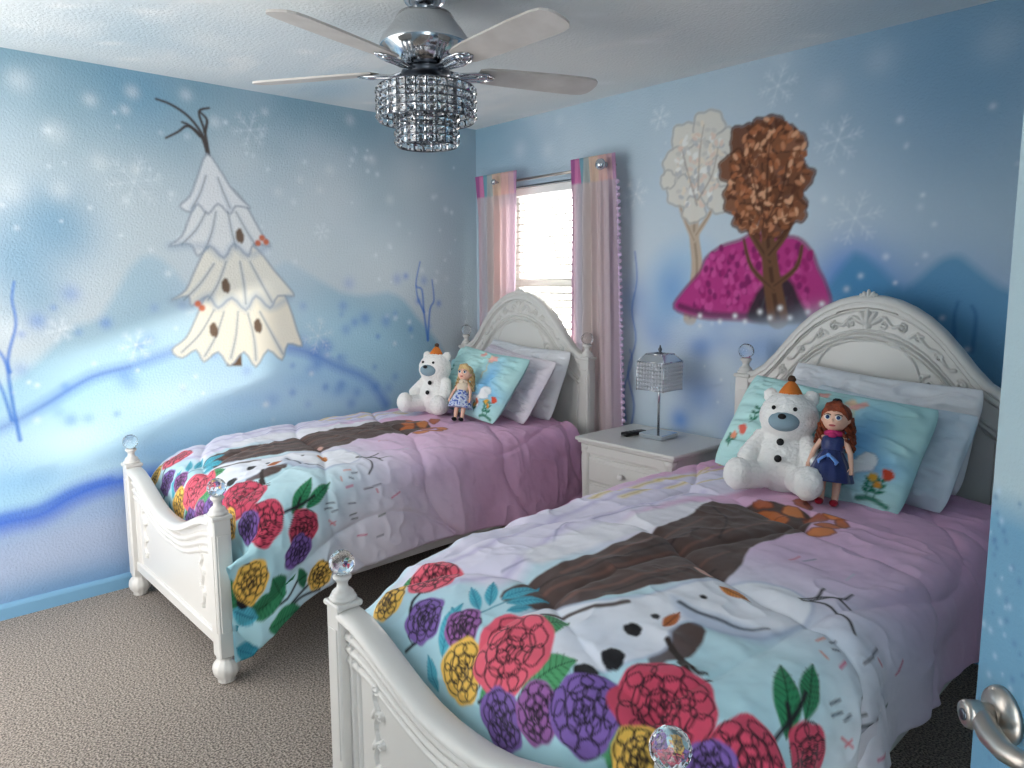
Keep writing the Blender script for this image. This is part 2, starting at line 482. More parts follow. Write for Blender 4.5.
P.stroke([(-2.927, 0.389), (-2.717, 0.43), (-2.568, 0.436), (-2.446, 0.489), (-2.32, 0.521), (-2.146, 0.526), (-1.862, 0.503)], .07, (24, 90, 208), .92, .045)
P.stroke([(-2.925, 0.419), (-2.715, 0.456), (-2.565, 0.468), (-2.424, 0.522), (-2.276, 0.546)], .02, (20, 84, 204), .6, .02)
for (x0, y0) in [(-2.583, 0.23), (-2.335, 0.31), (-2.739, 0.136)]:
    P.spray((x0, y0), .3, (176, 188, 212), .55, .09)
P.spray([(-2.633, 0.066)][0], .5, (104, 150, 192), .7, .09)
P.spray([(-2.308, 0.055)][0], .35, (96, 142, 186), .6, .08)
# light mist and soft snow spots
for (x0, y0), r, a in zip([(-1.747, 1.678), (-2.416, 1.482), (-1.067, 1.976), (-0.753, 1.533), (-2.106, 1.851), (-0.524, 2.077), (-1.262, 1.639), (-2.498, 1.908), (-1.573, 2.087)], (.22, .3, .25, .22, .25, .2, .3, .2, .16), (.6, .5, .5, .45, .4, .45, .5, .4, .5)):
    P.spray((x0, y0), r, (212, 220, 224), a)
for (x0, y0), r, a in zip([(-2.435, 1.764), (-2.578, 1.567), (-2.364, 1.667), (-2.499, 1.395), (-2.032, 2.357)], (.16, .18, .14, .12, .2), (.5, .55, .35, .4, .4)):
    P.spray((x0, y0), r, (84, 148, 186), a)
q = np.random.default_rng(4)
for (x0, y0), r in zip([(-2.511, 2.319), (-2.391, 2.118), (-2.574, 1.861), (-2.222, 2.007), (-2.067, 2.342), (-2.102, 2.257), (-1.824, 2.367), (-2.072, 1.99), (-2.389, 1.875), (-1.375, 1.942), (-1.129, 1.971), (-1.691, 2.259), (-1.428, 2.345), (-2.618, 1.269), (-1.063, 2.085), (-1.246, 2.015), (-0.789, 2.168), (-0.926, 2.374), (-0.671, 1.948), (-2.244, 2.279)],
                       (.05, .05, .06, .04, .03, .022, .03, .03, .045, .025, .02, .03, .02, .05, .03, .02, .03, .03, .03, .03)):
    P.spray((x0, y0), r, (222, 230, 234), .5)
for k in range(110):
    c = (q.uniform(-2.8, -.1), q.uniform(.62, 2.3)); P.spray(c, q.uniform(.007, .018), (232, 240, 246), q.uniform(.25, .7))
for k in range(70):
    c = (q.uniform(-2.6, -.3), q.uniform(.75, 1.5)); P.spray(c, q.uniform(.015, .04), (46, 112, 210), q.uniform(.2, .5))
for (x0, y0), r in zip([(-2.084, 1.935), (-1.513, 2.243), (-1.173, 1.162), (-1.816, 1.329), (-2.123, 1.173), (-1.126, 1.742), (-2.432, 1.26)], (.13, .10, .10, .07, .08, .05, .06)):
    P.flake((x0, y0), r, (228, 236, 242), .32, .006)
# bare blue saplings
for L in ([(-2.617, 0.787), (-2.633, 0.966), (-2.635, 1.141), (-2.595, 1.29), (-2.601, 1.397), (-2.588, 1.474)], [(-2.64, 0.879), (-2.66, 0.991), (-2.688, 1.094)], [(-2.632, 1.089), (-2.655, 1.164), (-2.686, 1.209)],
          [(-0.411, 1.094), (-0.438, 1.272), (-0.45, 1.41), (-0.495, 1.442), (-0.461, 1.584)], [(-0.411, 1.094), (-0.391, 1.284), (-0.358, 1.346), (-0.371, 1.472)], [(-0.438, 1.272), (-0.482, 1.361), (-0.495, 1.436)]):
    P.stroke(L, .016, (58, 116, 204), .8, .006, w1=.008)
# the painted figure's stand-in: a snow-laden little fir with bare twigs on a drift
tw = (62, 50, 44)
for L in ([(-1.734, 2.09), (-1.749, 2.175), (-1.811, 2.261), (-1.892, 2.31), (-1.963, 2.327)], [(-1.738, 2.109), (-1.763, 2.183), (-1.823, 2.222), (-1.872, 2.188), (-1.929, 2.153)], [(-1.73, 2.09), (-1.743, 2.204), (-1.767, 2.296), (-1.717, 2.322)], [(-1.768, 2.182), (-1.814, 2.224), (-1.85, 2.237)], [(-1.743, 2.204), (-1.73, 2.263), (-1.762, 2.297)]):
    P.stroke(L, .017, tw, .95, .004, w1=.010)
edge = (132, 146, 164)
P.spray([(-1.651, 1.376)][0], .42, (214, 226, 234), .5, .5)
P.poly([(-1.695, 1.036), (-1.69, 1.222), (-1.617, 1.219), (-1.616, 1.029)], (104, 82, 62), 1, .006, 1)
tiers = [([(-1.961, 1.138), (-1.891, 1.193), (-1.837, 1.29), (-1.782, 1.399), (-1.676, 1.499), (-1.537, 1.54), (-1.397, 1.456), (-1.334, 1.325), (-1.299, 1.203), (-1.273, 1.112), (-1.355, 1.129), (-1.393, 1.043), (-1.47, 1.103), (-1.541, 1.017), (-1.602, 1.102), (-1.679, 1.034), (-1.737, 1.112), (-1.81, 1.066), (-1.846, 1.13), (-1.916, 1.094)], (238, 232, 216)),
         ([(-1.947, 1.382), (-1.878, 1.43), (-1.824, 1.538), (-1.748, 1.658), (-1.614, 1.703), (-1.5, 1.634), (-1.417, 1.53), (-1.352, 1.455), (-1.308, 1.39), (-1.4, 1.391), (-1.448, 1.328), (-1.523, 1.394), (-1.58, 1.322), (-1.651, 1.386), (-1.725, 1.337), (-1.772, 1.398), (-1.854, 1.35), (-1.87, 1.4)], (234, 232, 222)),
         ([(-1.941, 1.643), (-1.882, 1.693), (-1.838, 1.792), (-1.784, 1.892), (-1.672, 1.959), (-1.582, 1.906), (-1.524, 1.808), (-1.474, 1.718), (-1.433, 1.657), (-1.52, 1.665), (-1.555, 1.602), (-1.626, 1.662), (-1.681, 1.59), (-1.749, 1.648), (-1.81, 1.598), (-1.846, 1.655)], (226, 230, 232)),
         ([(-1.883, 1.837), (-1.833, 1.888), (-1.794, 1.978), (-1.739, 2.099), (-1.678, 2.027), (-1.632, 1.952), (-1.583, 1.896), (-1.533, 1.849), (-1.606, 1.854), (-1.639, 1.812), (-1.697, 1.859), (-1.75, 1.806), (-1.796, 1.852), (-1.837, 1.811)], (226, 230, 234))]
for L, c in tiers:
    P.poly(L, c, 1, .006, 3, edge, .010, .7)
q = np.random.default_rng(12)
for (x0, y0), n_ in (((235, 355), 0),): pass
for L in ([(-1.915, 1.124), (-1.822, 1.209), (-1.746, 1.327)], [(-1.804, 1.096), (-1.743, 1.194), (-1.696, 1.315)], [(-1.672, 1.076), (-1.64, 1.189), (-1.623, 1.313)], [(-1.539, 1.055), (-1.544, 1.173), (-1.57, 1.3)], [(-1.386, 1.076), (-1.444, 1.188), (-1.505, 1.309)],
          [(-1.89, 1.381), (-1.808, 1.459), (-1.734, 1.559)], [(-1.773, 1.378), (-1.719, 1.458), (-1.672, 1.57)], [(-1.579, 1.353), (-1.584, 1.457), (-1.599, 1.57)], [(-1.436, 1.36), (-1.487, 1.456), (-1.546, 1.571)],
          [(-1.884, 1.654), (-1.813, 1.725), (-1.759, 1.816)], [(-1.769, 1.638), (-1.735, 1.718), (-1.71, 1.818)], [(-1.617, 1.642), (-1.633, 1.722), (-1.649, 1.822)], [(-1.51, 1.655), (-1.559, 1.735), (-1.607, 1.824)], [(-1.826, 1.831), (-1.784, 1.902), (-1.75, 1.992)], [(-1.637, 1.842), (-1.664, 1.91), (-1.691, 1.987)]):
    P.stroke(L, .020, (158, 176, 196), .55, .012, w1=.006)
    P.stroke(L, .006, (96, 104, 104), .5, .004)
for L in ([(-1.947, 1.382), (-1.854, 1.35), (-1.772, 1.398), (-1.725, 1.337), (-1.651, 1.386), (-1.58, 1.322), (-1.523, 1.394), (-1.448, 1.328), (-1.332, 1.385)], [(-1.941, 1.643), (-1.846, 1.646), (-1.749, 1.638), (-1.681, 1.59), (-1.627, 1.652), (-1.555, 1.602), (-1.444, 1.656)]):
    P.stroke(L, .03, (150, 170, 192), .5, .02)
for c in [(-1.752, 1.225), (-1.519, 1.235), (-1.679, 1.448), (-1.593, 1.703)]: P.ell(c, .022, .038, (104, 80, 62), .1, .95, .006, wob=.08)
for c in [(-1.475, 1.697), (-1.454, 1.677), (-1.498, 1.67), (-1.824, 1.36), (-1.805, 1.339)]: P.ell(c, .016, .016, (206, 110, 76), .1, .95, .006)
wall_left = struct(grid_mesh('wall_left', np.zeros_like(U), U, V, M['wall'], P.out()), 'blue wall painted with a snowy landscape and snow-laden fir', 'wall')

# ---------- window wall
x_ = np.arange(0, RX + .0001, ST)
for e in (WX0, WX1): x_[np.argmin(abs(x_ - e))] = e
zz = z_.copy()
for e in (WZ0, WZ1): zz[np.argmin(abs(zz - e))] = e
U, V = np.meshgrid(x_, zz, indexing='ij')
B0 = sky_base(U, V, 21, (140, 174, 194), (176, 198, 211), (184, 203, 217))
P = Paint(U, V, B0)
P.spray([(1.852, 1.836)][0], .8, (206, 220, 230), .75, .75)
for c, r, a in zip([(0.755, 2.211), (1.343, 1.361), (1.713, 1.17), (2.408, 1.668), (2.508, 1.976), (1.602, 1.011), (1.271, 1.625)], (.4, .3, .3, .4, .35, .35, .25), (.35, .5, .6, .45, .35, .5, .45)):
    P.spray(c, r, (210, 222, 232), a)
for c, r, a in zip([(2.894, 2.234), (2.78, 2.083), (2.25, 2.336), (0.42, 2.197), (2.567, 2.232)], (.5, .4, .3, .25, .4), (.42, .28, .2, .3, .25)):
    P.spray(c, r, (84, 138, 176), a)
for c, r, a in zip([(2.418, 1.483), (2.495, 1.381), (1.714, 1.145), (1.822, 1.225), (1.474, 1.208), (1.31, 1.36), (2.03, 1.189), (1.722, 0.896), (1.946, 0.753), (1.61, 0.753), (2.345, 1.293), (2.832, 1.274)], (.14, .16, .08, .09, .12, .12, .14, .12, .1, .06, .2, .25), (.7, .6, .6, .5, .5, .4, .5, .5, .45, .7, .5, .4)):
    P.spray(c, r, (58, 126, 212), a)
P.poly([(2.094, 0.823), (2.216, 1.244), (2.399, 1.537), (2.453, 1.568), (2.534, 1.51), (2.628, 1.43), (2.716, 1.507), (2.762, 1.544), (2.814, 1.55), (2.869, 1.505), (2.948, 1.439), (3.072, 1.356), (3.263, 0.991), (3.007, 0.577)], (80, 146, 186), .8, .02, 3)
P.spray([(2.623, 1.264)][0], .3, (74, 140, 190), .5, .3)
for L in ([(2.824, 1.198), (2.81, 1.311), (2.819, 1.379)], [(2.877, 1.194), (2.881, 1.321), (2.865, 1.365)], [(2.77, 1.194), (2.749, 1.316)]):
    P.stroke(L, .014, (44, 92, 150), .55, .006, w1=.008)
for L in ([(1.292, 0.652), (1.316, 0.793), (1.271, 0.97), (1.321, 1.147), (1.291, 1.307), (1.321, 1.466), (1.304, 1.613)], [(1.263, 0.703), (1.246, 0.868), (1.297, 1.027), (1.282, 1.091)]):
    P.stroke(L, .014, (68, 122, 204), .65, .006, w1=.008)
q = np.random.default_rng(9)
for k in range(60):
    c = (q.uniform(1.25, 3.1), q.uniform(.8, 2.2)); P.spray(c, q.uniform(.006, .014), (236, 242, 246), q.uniform(.2, .6))
for c, r, a in zip([(0.42, 2.256), (0.659, 2.224), (2.072, 2.416), (2.488, 2.323), (2.297, 2.247), (2.89, 2.302), (0.754, 2.378)], (.06, .05, .06, .06, .06, .08, .04), (.35, .35, .25, .25, .2, .2, .3)):
    P.spray(c, r, (216, 226, 234), a)
for c, r in zip([(2.067, 2.308), (2.34, 2.039), (2.426, 1.715), (1.304, 1.913), (1.617, 1.306), (1.446, 2.275)], (.09, .10, .11, .08, .06, .06)):
    P.flake(c, r, (228, 236, 242), .32, .006)
# stand-in for the painted portraits: a frosted pale tree and an auburn autumn tree over magenta heather
P.poly([(1.423, 1.258), (1.405, 1.466), (1.476, 1.593), (1.606, 1.653), (1.731, 1.633), (1.789, 1.55), (1.773, 1.368), (1.71, 1.259), (1.571, 1.233)], (160, 200, 230), .6, .07, 4)
P.spray([(1.542, 1.415)][0], .1, (92, 150, 214), .6, .14)
q = np.random.default_rng(31)
tr = (196, 178, 158)
for L, w0, w1 in (([(1.652, 1.277), (1.685, 1.514), (1.662, 1.708), (1.676, 1.946)], .075, .04), ([(1.663, 1.66), (1.577, 1.835), (1.536, 2.034)], .03, .01), ([(1.674, 1.684), (1.768, 1.82), (1.824, 2.022)], .03, .01), ([(1.674, 1.851), (1.706, 2.037), (1.711, 2.231)], .03, .008)):
    P.stroke(L, w0, tr, 1, .006, w1=w1); P.stroke(L, w0 * .2, (150, 130, 112), .7, .005, w1=w1 * .3)
for c, r in zip([(1.602, 2.145), (1.723, 2.183), (1.812, 2.088), (1.548, 2.032), (1.684, 2.04), (1.805, 1.97), (1.575, 1.899), (1.711, 1.896), (1.8, 1.841), (1.659, 1.805), (1.503, 1.964)], (.085, .085, .075, .08, .09, .08, .075, .08, .065, .065, .045)):
    P.ell(c, r, r, (222, 219, 210), 0, .96, .012, wob=.12, seed=int(r * 1e4), line=(170, 170, 168), lw=.006, n=40)
for k in range(150):
    a_ = q.uniform(0, 6.28); f = math.sqrt(q.random()); c = np.array([(1.68, 2.012)][0]) + np.array([.135 * f * math.cos(a_), .205 * f * math.sin(a_)])
    P.ell(c, .017, .010, [(238, 238, 234), (206, 204, 198), (188, 190, 192), (232, 222, 206), (226, 206, 192)][k % 5], q.uniform(0, 3), .9, .004, n=10)
for L in ([(1.675, 1.828), (1.631, 1.951), (1.581, 2.1)], [(1.679, 1.851), (1.753, 1.962), (1.78, 2.083)], [(1.678, 1.899), (1.683, 2.087), (1.701, 2.2)]): P.stroke(L, .010, (158, 146, 134), .7, .005, w1=.004)
# heather bank
mag = (184, 58, 132)
P.poly([(1.557, 1.324), (1.613, 1.415), (1.702, 1.504), (1.733, 1.571), (1.818, 1.625), (1.911, 1.649), (1.989, 1.682), (2.096, 1.658), (2.188, 1.645), (2.253, 1.583), (2.283, 1.514), (2.32, 1.446), (2.342, 1.353), (2.25, 1.289), (2.075, 1.274), (1.894, 1.276), (1.71, 1.279)], mag, 1, .012, 4, (110, 38, 88), .010, .8)
for k in range(230):
    c = np.array([(1.979, 1.445)][0]) + np.array([q.uniform(-.30, .27), q.uniform(-.13, .17)])
    i = P.near(c - .004, c + .004)
    if len(i) and P.C[i[0]][0] > P.C[i[0]][1] * 3.5: P.ell(c, .013, .018, [(206, 84, 156), (160, 40, 112), (196, 70, 144), (132, 36, 100)][k % 4], q.uniform(-.4, .4), .9, .005, n=10)
P.stroke([(1.592, 1.335), (1.743, 1.3), (1.925, 1.296), (2.074, 1.301)], .03, (88, 34, 76), .8, .010)
P.poly([(1.966, 1.279), (1.992, 1.381), (2.038, 1.446), (2.104, 1.481), (2.17, 1.454), (2.21, 1.376), (2.25, 1.289), (2.123, 1.262)], (44, 42, 48), .95, .012, 4)
for L in ([(2.025, 1.299), (2.05, 1.391), (2.106, 1.437)], [(2.122, 1.294), (2.146, 1.384)]): P.stroke(L, .012, (74, 72, 80), .7, .006)
# auburn tree
bk = (112, 78, 56)
for L, w0, w1 in (([(2.112, 1.293), (2.076, 1.464), (2.049, 1.643), (2.03, 1.865)], .10, .05), ([(2.063, 1.544), (1.948, 1.715), (1.89, 1.924)], .045, .015), ([(2.057, 1.576), (2.149, 1.704), (2.177, 1.894)], .045, .015), ([(2.032, 1.821), (2.005, 2), (2.038, 2.134)], .04, .01), ([(2.088, 1.419), (1.976, 1.519), (1.931, 1.648)], .03, .012), ([(2.087, 1.437), (2.185, 1.516), (2.208, 1.61)], .03, .012)):
    P.stroke(L, w0, bk, 1, .006, w1=w1); P.stroke(L, w0 * .22, (72, 48, 36), .8, .005, w1=w1 * .3)
for c, r in zip([(1.924, 2.09), (2.029, 2.109), (2.125, 2.044), (1.867, 1.981), (1.987, 1.976), (2.102, 1.936), (2.185, 1.902), (1.893, 1.851), (2.013, 1.823), (2.127, 1.796), (1.937, 1.748), (2.084, 1.721), (2.174, 1.758)], (.085, .085, .08, .075, .09, .09, .06, .08, .09, .085, .065, .07, .05)):
    P.ell(c, r, r, [(124, 80, 56), (112, 70, 48), (136, 88, 60)][int(r * 1e3) % 3], 0, .97, .010, wob=.14, seed=int(r * 1e4), line=(78, 48, 36), lw=.006, n=40)
for k in range(330):
    a_ = q.uniform(0, 6.28); f = math.sqrt(q.random()) * 1.04; c = np.array([(2.028, 1.918)][0]) + np.array([.18 * f * math.cos(a_), .255 * f * math.sin(a_)])
    P.ell(c, .019, .010, [(128, 80, 54), (104, 64, 44), (196, 134, 98), (150, 94, 62), (222, 168, 132), (92, 56, 40), (176, 108, 72)][k % 7], q.uniform(0, 3), .92, .004, n=10)
for L in ([(2.042, 1.71), (1.982, 1.87), (1.936, 2.031)], [(2.045, 1.732), (2.106, 1.858), (2.127, 1.985)], [(2.037, 1.821), (2.034, 1.996), (2.048, 2.102)]): P.stroke(L, .014, (78, 50, 38), .8, .005, w1=.005)
for c in [(1.709, 1.289), (1.82, 1.264), (1.951, 1.269), (2.074, 1.292), (2.168, 1.295), (2.248, 1.324), (2.307, 1.36), (1.899, 1.295), (2.024, 1.318), (1.711, 1.239), (2.12, 1.338)]:
    P.spray(c, .012, (245, 246, 248), .9)
for c, r in zip([(1.654, 1.217), (1.928, 1.221), (2.171, 1.242), (2.345, 1.302)], (.14, .16, .14, .12)): P.spray(c, r, (190, 208, 228), .7, .05)
keep = ~((U[:-1, :-1] > WX0 - .001) & (U[1:, 1:] < WX1 + .001) & (V[:-1, :-1] > WZ0 - .001) & (V[1:, 1:] < WZ1 + .001))
wall_back = struct(grid_mesh('wall_back', U, np.zeros_like(U), V, M['wall'], P.out(), keep=keep), 'blue window wall painted with frosted and auburn trees', 'wall')

# ---------- ceiling
xs = np.arange(0, RX + .02, .02); ys = np.arange(FY, .001, .02)
U, V = np.meshgrid(xs, ys, indexing='ij')
n1 = fbm(U, V, 1.3, 4, 40); n2 = fbm(U * .6, V * 1.6, 4., 3, 44)
k = np.clip((n1 - .40) * 2.6, 0, 1)[..., None]
C = lin((212, 222, 227)) * (1 - k) + lin((236, 238, 236)) * k
k = np.clip((n2 - .6) * 5, 0, 1)[..., None] * .7
C = C * (1 - k) + lin((236, 238, 238)) * k
P = Paint(U, V, C)
for c, r, a in (((.25, -1.2), .35, .5), ((.15, -.6), .3, .4), ((.5, -2.2), .3, .3), ((2.9, -.25), .5, .45), ((3.6, -.5), .6, .5)):
    P.spray(c, r, (132, 178, 202), a, r * .6)  # deeper blue paint by the left wall; far-right shade put into the colour
P.spray((1.5, -.7), .8, (222, 222, 216), .6)  # warm window light on the ceiling, put into its colour
q = np.random.default_rng(2)
for k in range(60):
    P.spray((q.uniform(0, 4), q.uniform(-3, 0)), q.uniform(.03, .08), (238, 240, 240), .6, q.uniform(.02, .04), .8)
ceiling = struct(grid_mesh('ceiling', U, V, np.full_like(U, H), M['ceil'], P.out()), 'textured ceiling painted pale blue with white clouds', 'ceiling')

# ---------- floor, right wall, baseboards
floor = struct(MB().box((RX / 2, FY / 2, -.02), (RX, -FY, .04), .001).build('floor', M['carpet']), 'speckled grey-beige carpet', 'floor')
struct(MB().box((RX + .04, FY / 2 + .3, H / 2), (.08, -FY - .6, H), .001).build('wall_right', M['plainwall']), 'plain pale blue wall behind the open door', 'wall')
def baseboard(name, a, b, inward):
    m = MB(); prof = [(0, 0), (.014, 0), (.014, .052), (.010, .062), (.004, .068), (0, .07)]
    V = []
    for p in (a, b):
        for (d, z) in prof: V.append((p[0] + inward[0] * (d + .0006), p[1] + inward[1] * (d + .0006), z))
    n = len(prof)
    m.add(V, [(i, (i + 1) % n, n + (i + 1) % n, n + i) for i in range(n)] + [tuple(range(n)), tuple(range(2 * n - 1, n - 1, -1))], False)
    return struct(m.build(name, M['base']), 'blue painted baseboard', 'baseboard')
struct(MB().box(((1.7 + RX) / 2, FY - .04, H / 2), (RX - 1.7, .08, H), .001).build('front_light_block', M['plainwall']), 'unseen plain pale blue wall added behind the camera to block front light', 'wall')  # unseen wall added to keep front light off the near bed
baseboard('baseboard_left', (0, FY), (0, -.016), (1, 0))
baseboard('baseboard_back', (0.016, 0), (RX, 0), (0, -1))

# ---------- window in its opening
DEP = .13
w = bpy.data.objects.new('window_1', None); link(w); w.location = (WX0, .0, WZ0); struct(w, 'bright white-framed window behind the blinds', 'window')
ww, wh = WX1 - WX0, WZ1 - WZ0
m = MB()
for (c, s) in (((-.006, DEP / 2, wh / 2), (.012, DEP, wh + .03)), ((ww + .006, DEP / 2, wh / 2), (.012, DEP, wh + .03)), ((ww / 2, DEP / 2, wh + .006), (ww, DEP, .012))):
    m.box(c, s, .002)
m.build('reveal', M['frame'], w)
m = MB()
for c, s in (((.022, .09, wh / 2), (.044, .05, wh)), ((ww - .022, .09, wh / 2), (.044, .05, wh)), ((ww / 2, .09, .022), (ww, .05, .044)), ((ww / 2, .09, wh - .022), (ww, .05, .044)), ((ww / 2, .085, wh * .48), (ww, .05, .045))):
    m.box(c, s, .005)
m.build('window_frame', M['frame'], w)
for z0, z1 in ((.03, wh * .48), (wh * .48, wh - .03)):
    MB().box((ww / 2, .095, (z0 + z1) / 2), (ww - .06, .006, z1 - z0), .001).build('glass_pane', M['glass'], w)
MB().box((ww / 2, .035, -.012), (ww + .08, .15, .024), .006).build('window_sill', M['frame'], w)

# horizontal blinds inside the opening
bl = thing('window_blinds', 'white horizontal slatted blinds lowered over the bright window', 'blinds', (WX0, .035, WZ0))
MB().box((ww / 2, 0, wh - .025), (ww - .03, .05, .045), .004).build('headrail', M['frame'], bl)
m = MB(); zs = np.arange(.05, wh - .06, .042)
for z in zs:
    a = R(17); n = 6; V = []
    for i in range(n + 1):
        t = i / n - .5; d = t * .046; cz = .004 * (1 - 4 * t * t)
        for xx in (.018, ww - .018):
            for th in (0, .0016):
                V.append((xx, d * math.cos(a) - (cz + th) * math.sin(a), z + d * math.sin(a) + (cz + th) * math.cos(a)))
    F = []
    for i in range(n):
        b = i * 4; F += [(b, b + 4, b + 6, b + 2), (b + 1, b + 3, b + 7, b + 5), (b, b + 1, b + 5, b + 4), (b + 2, b + 6, b + 7, b + 3)]
    F += [(0, 2, 3, 1), (n * 4, n * 4 + 1, n * 4 + 3, n * 4 + 2)]
    m.add(V, F, True)
m.build('slats', M['slat'], bl)
MB().box((ww / 2, 0, .022), (ww - .03, .048, .016), .004).build('bottom_rail', M['frame'], bl)
m = MB()
for xx in (.12, ww / 2, ww - .12):
    for d in (-.024, .024): m.tube([(xx, d, .02), (xx, d, wh - .03)], .0011, 5)
m.build('ladder_cord', M['cord'], bl)

# ---------- curtain rod and curtains
RZ, RY = 2.062, -.085
rod = thing('curtain_rod', 'brushed nickel curtain rod above the window', 'curtain rod', (0, RY, RZ))
m = MB(); m.tube([(.31, 0, 0), (1.235, 0, 0)], .008, 12); m.build('rod', M['nickel'], rod)
m = MB(); m.tube([(.30, .001, 0), (.30, .04, 0), (.30, .084, 0)], .006, 8); m.ball((.30, 0, -.002), .015); m.box((.30, .08, 0), (.03, .008, .06), .003); m.build('bracket', M['nickel'], rod)
m = MB(); m.tube([(1.12, -.001, 0), (1.12, .04, 0), (1.12, .084, 0)], .006, 8); m.box((1.12, .08, 0), (.03, .008, .06), .003); m.build('bracket', M['nickel'], rod)
for xx, k in ((1.195, 1.), (.335, .6)):
    m = MB(); m.lathe([(.007, -.02), (.007, 0), (.016, .004), (.016, .01), (.01, .014), (.012, .02), (.024, .03), (.03, .044), (.026, .058), (.014, .068), (.004, .071)], 20)
    m.xf(Matrix.Translation((xx, -.028, 0)) @ Matrix.Rotation(R(90), 4, 'X') @ Matrix.Scale(k, 4)); m.build('finial', M['chrome'], rod)

def curtain(name, label, x0, x1, ztop, zbot, nf, seed, spread=1.0, trim=None):
    t = thing(name, label, 'curtain', (0, 0, 0))
    n, mm = 260, 150
    s = np.linspace(0, 1, n); z = np.linspace(zbot, ztop, mm)
    S, Z = np.meshgrid(s, z, indexing='ij'); D = (ztop - Z)
    q = np.random.default_rng(seed); ph = q.random(6) * 6.28
    hang = np.clip(D / .25, 0, 1)
    w = (x1 - x0) * (1 + (spread - 1) * np.clip(D / 1.5, 0, 1))
    X = x0 + S * w + .006 * np.sin(S * 30 + ph[0]) * hang
    fold = np.sin(2 * PI * nf * S + ph[1] + .5 * np.sin(D * 1.3 + ph[2])) * (.6 + .4 * np.sin(S * 9 + ph[3]))
    Y = RY - .019 + (.012 + .022 * fold) * hang + .005 * np.sin(2 * PI * nf * 2.1 * S + ph[4]) * (.3 + .7 * hang)
    Y = np.minimum(Y, -.012)
    # ombre stripes run down the cloth
    P = Paint(S, Z, (222, 198, 204))
    stripes = [(.0, (196, 120, 178)), (.10, (226, 150, 196)), (.2, (140, 188, 204)), (.30, (196, 206, 206)), (.42, (238, 214, 196)), (.62, (240, 206, 200)), (.8, (232, 200, 206)), (.93, (212, 172, 204)), (1., (200, 140, 190))]
    xs_ = [a for a, _ in stripes]; cs = np.array([lin(c) for _, c in stripes])
    soft = np.array([lin(c) for c in ((206, 176, 200), (224, 200, 212), (196, 206, 216), (214, 214, 216), (234, 218, 206), (230, 208, 208), (222, 204, 212), (206, 186, 206), (200, 172, 200))])
    body = np.stack([np.interp(P.U, xs_, soft[:, k]) for k in range(3)], -1)
    pale = lin((224, 212, 216))
    f = .45
    P.C = body * (1 - f) + pale * f
    head = (P.V > ztop - .13)
    sharp = np.array([lin(c) for _, c in stripes])[np.clip(np.searchsorted(xs_, P.U, 'right') - 1, 0, len(xs_) - 1)]
    P.C = np.where(head[:, None], sharp, P.C)
    P.C[(np.abs(P.V - (ztop - .132)) < .006)] = lin((226, 214, 214))
    o = grid_mesh('panel', X, Y, Z, M['curtain'], P.out(), t)
    sd = o.modifiers.new('thick', 'SOLIDIFY'); sd.thickness = .0015
    if trim:
        i = n - 1 if trim > 0 else 0
        mt = MB(); zz = np.arange(zbot + .02, ztop - .14, .034)
        xx = np.interp(zz, Z[i], X[i]); yy = np.interp(zz, Z[i], Y[i])
        for a, b, c in zip(xx, yy, zz): mt.ball((a + trim * .011, b - .004, c), .0115, 10, 8)
        o2 = mt.build('pompom_trim', M['pom'], t)
        mt = MB(); mt.tube(list(zip(xx + trim * .001, yy, zz)), .003, 6); mt.build('braid', M['pom'], o2)
    return t
curtain('window_curtain', 'sheer pink striped curtain left of the window, nearer the corner', .115, .50, 2.118, .05, 5.5, 3, .93)
curtain('window_curtain', 'sheer pink striped curtain with lavender pompom edge right of the window', .935, 1.245, 2.122, .05, 5.5, 8, 1.18, trim=1)
# centre-line of a comforter: v = distance along the cloth from the headboard, gives local y and height
PV=np.array([[.10,.712],[.45,.722],[.9,.728],[1.35,.726],[1.62,.714],[1.80,.686],[1.90,.645],[1.955,.58],[1.97,.48],[1.972,.38]])
_d=np.concatenate([[0],np.cumsum(np.hypot(np.diff(PV[:,0]),np.diff(PV[:,1])))])+.10
def _sm(x,xp,fp):
    # smoothed interpolation
    h=.03
    return (np.interp(x-h,xp,fp)+2*np.interp(x,xp,fp)+np.interp(x+h,xp,fp))/4
def along(v): return -_sm(v,_d,PV[:,0]), _sm(v,_d,PV[:,1])
def across(u,flare=.10,a=.47,r=.11):
    s=np.abs(u); L=r*np.pi/2
    t=np.clip((s-a)/L,0,1)*np.pi/2
    X=np.minimum(s,a)+r*np.sin(t)+np.maximum(s-a-L,0)*flare
    D=r*(1-np.cos(t))+np.maximum(s-a-L,0)*np.sqrt(1-flare**2)+.02*(np.minimum(s,a)/a)**2
    return np.sign(u)*X, D
def cloth_local(u,v,flare=.10):
    y,z=along(v); X,D=across(u,flare)
    return X,y,z-D
def place(x,y,z,org,rot):
    c,s=np.cos(rot),np.sin(rot)
    return org[0]+x*c-y*s, org[1]+x*s+y*c, z
BED1=((.60,-.16),np.radians(1.1)); BED2=((.0+2.565,-.16),np.radians(.4))
# ------------------------------------------------------------------ beds
HALF = .51; PW = .065
def crystal_ball(r):
    return MB().ball((0, 0, 0), r, 14, 10, False)

def head_top(x):
    """arched outline of the headboard"""
    t = np.clip(np.abs(x) / HALF, 0, 1)
    xs = [0, .1, .2, .3, .4, .5, .6, .7, .8, .9, 1.0]
    zs = [1.385, 1.381, 1.367, 1.343, 1.309, 1.262, 1.203, 1.138, 1.084, 1.05, 1.038]
    return np.interp(t, xs, zs)
def foot_top(x):
    t = np.clip(np.abs(x) / HALF, 0, 1)
    xs = [0, .12, .25, .4, .55, .7, .82, .92, 1.0]
    zs = [.490, .492, .502, .525, .556, .587, .605, .612, .613]
    return np.interp(t, xs, zs)

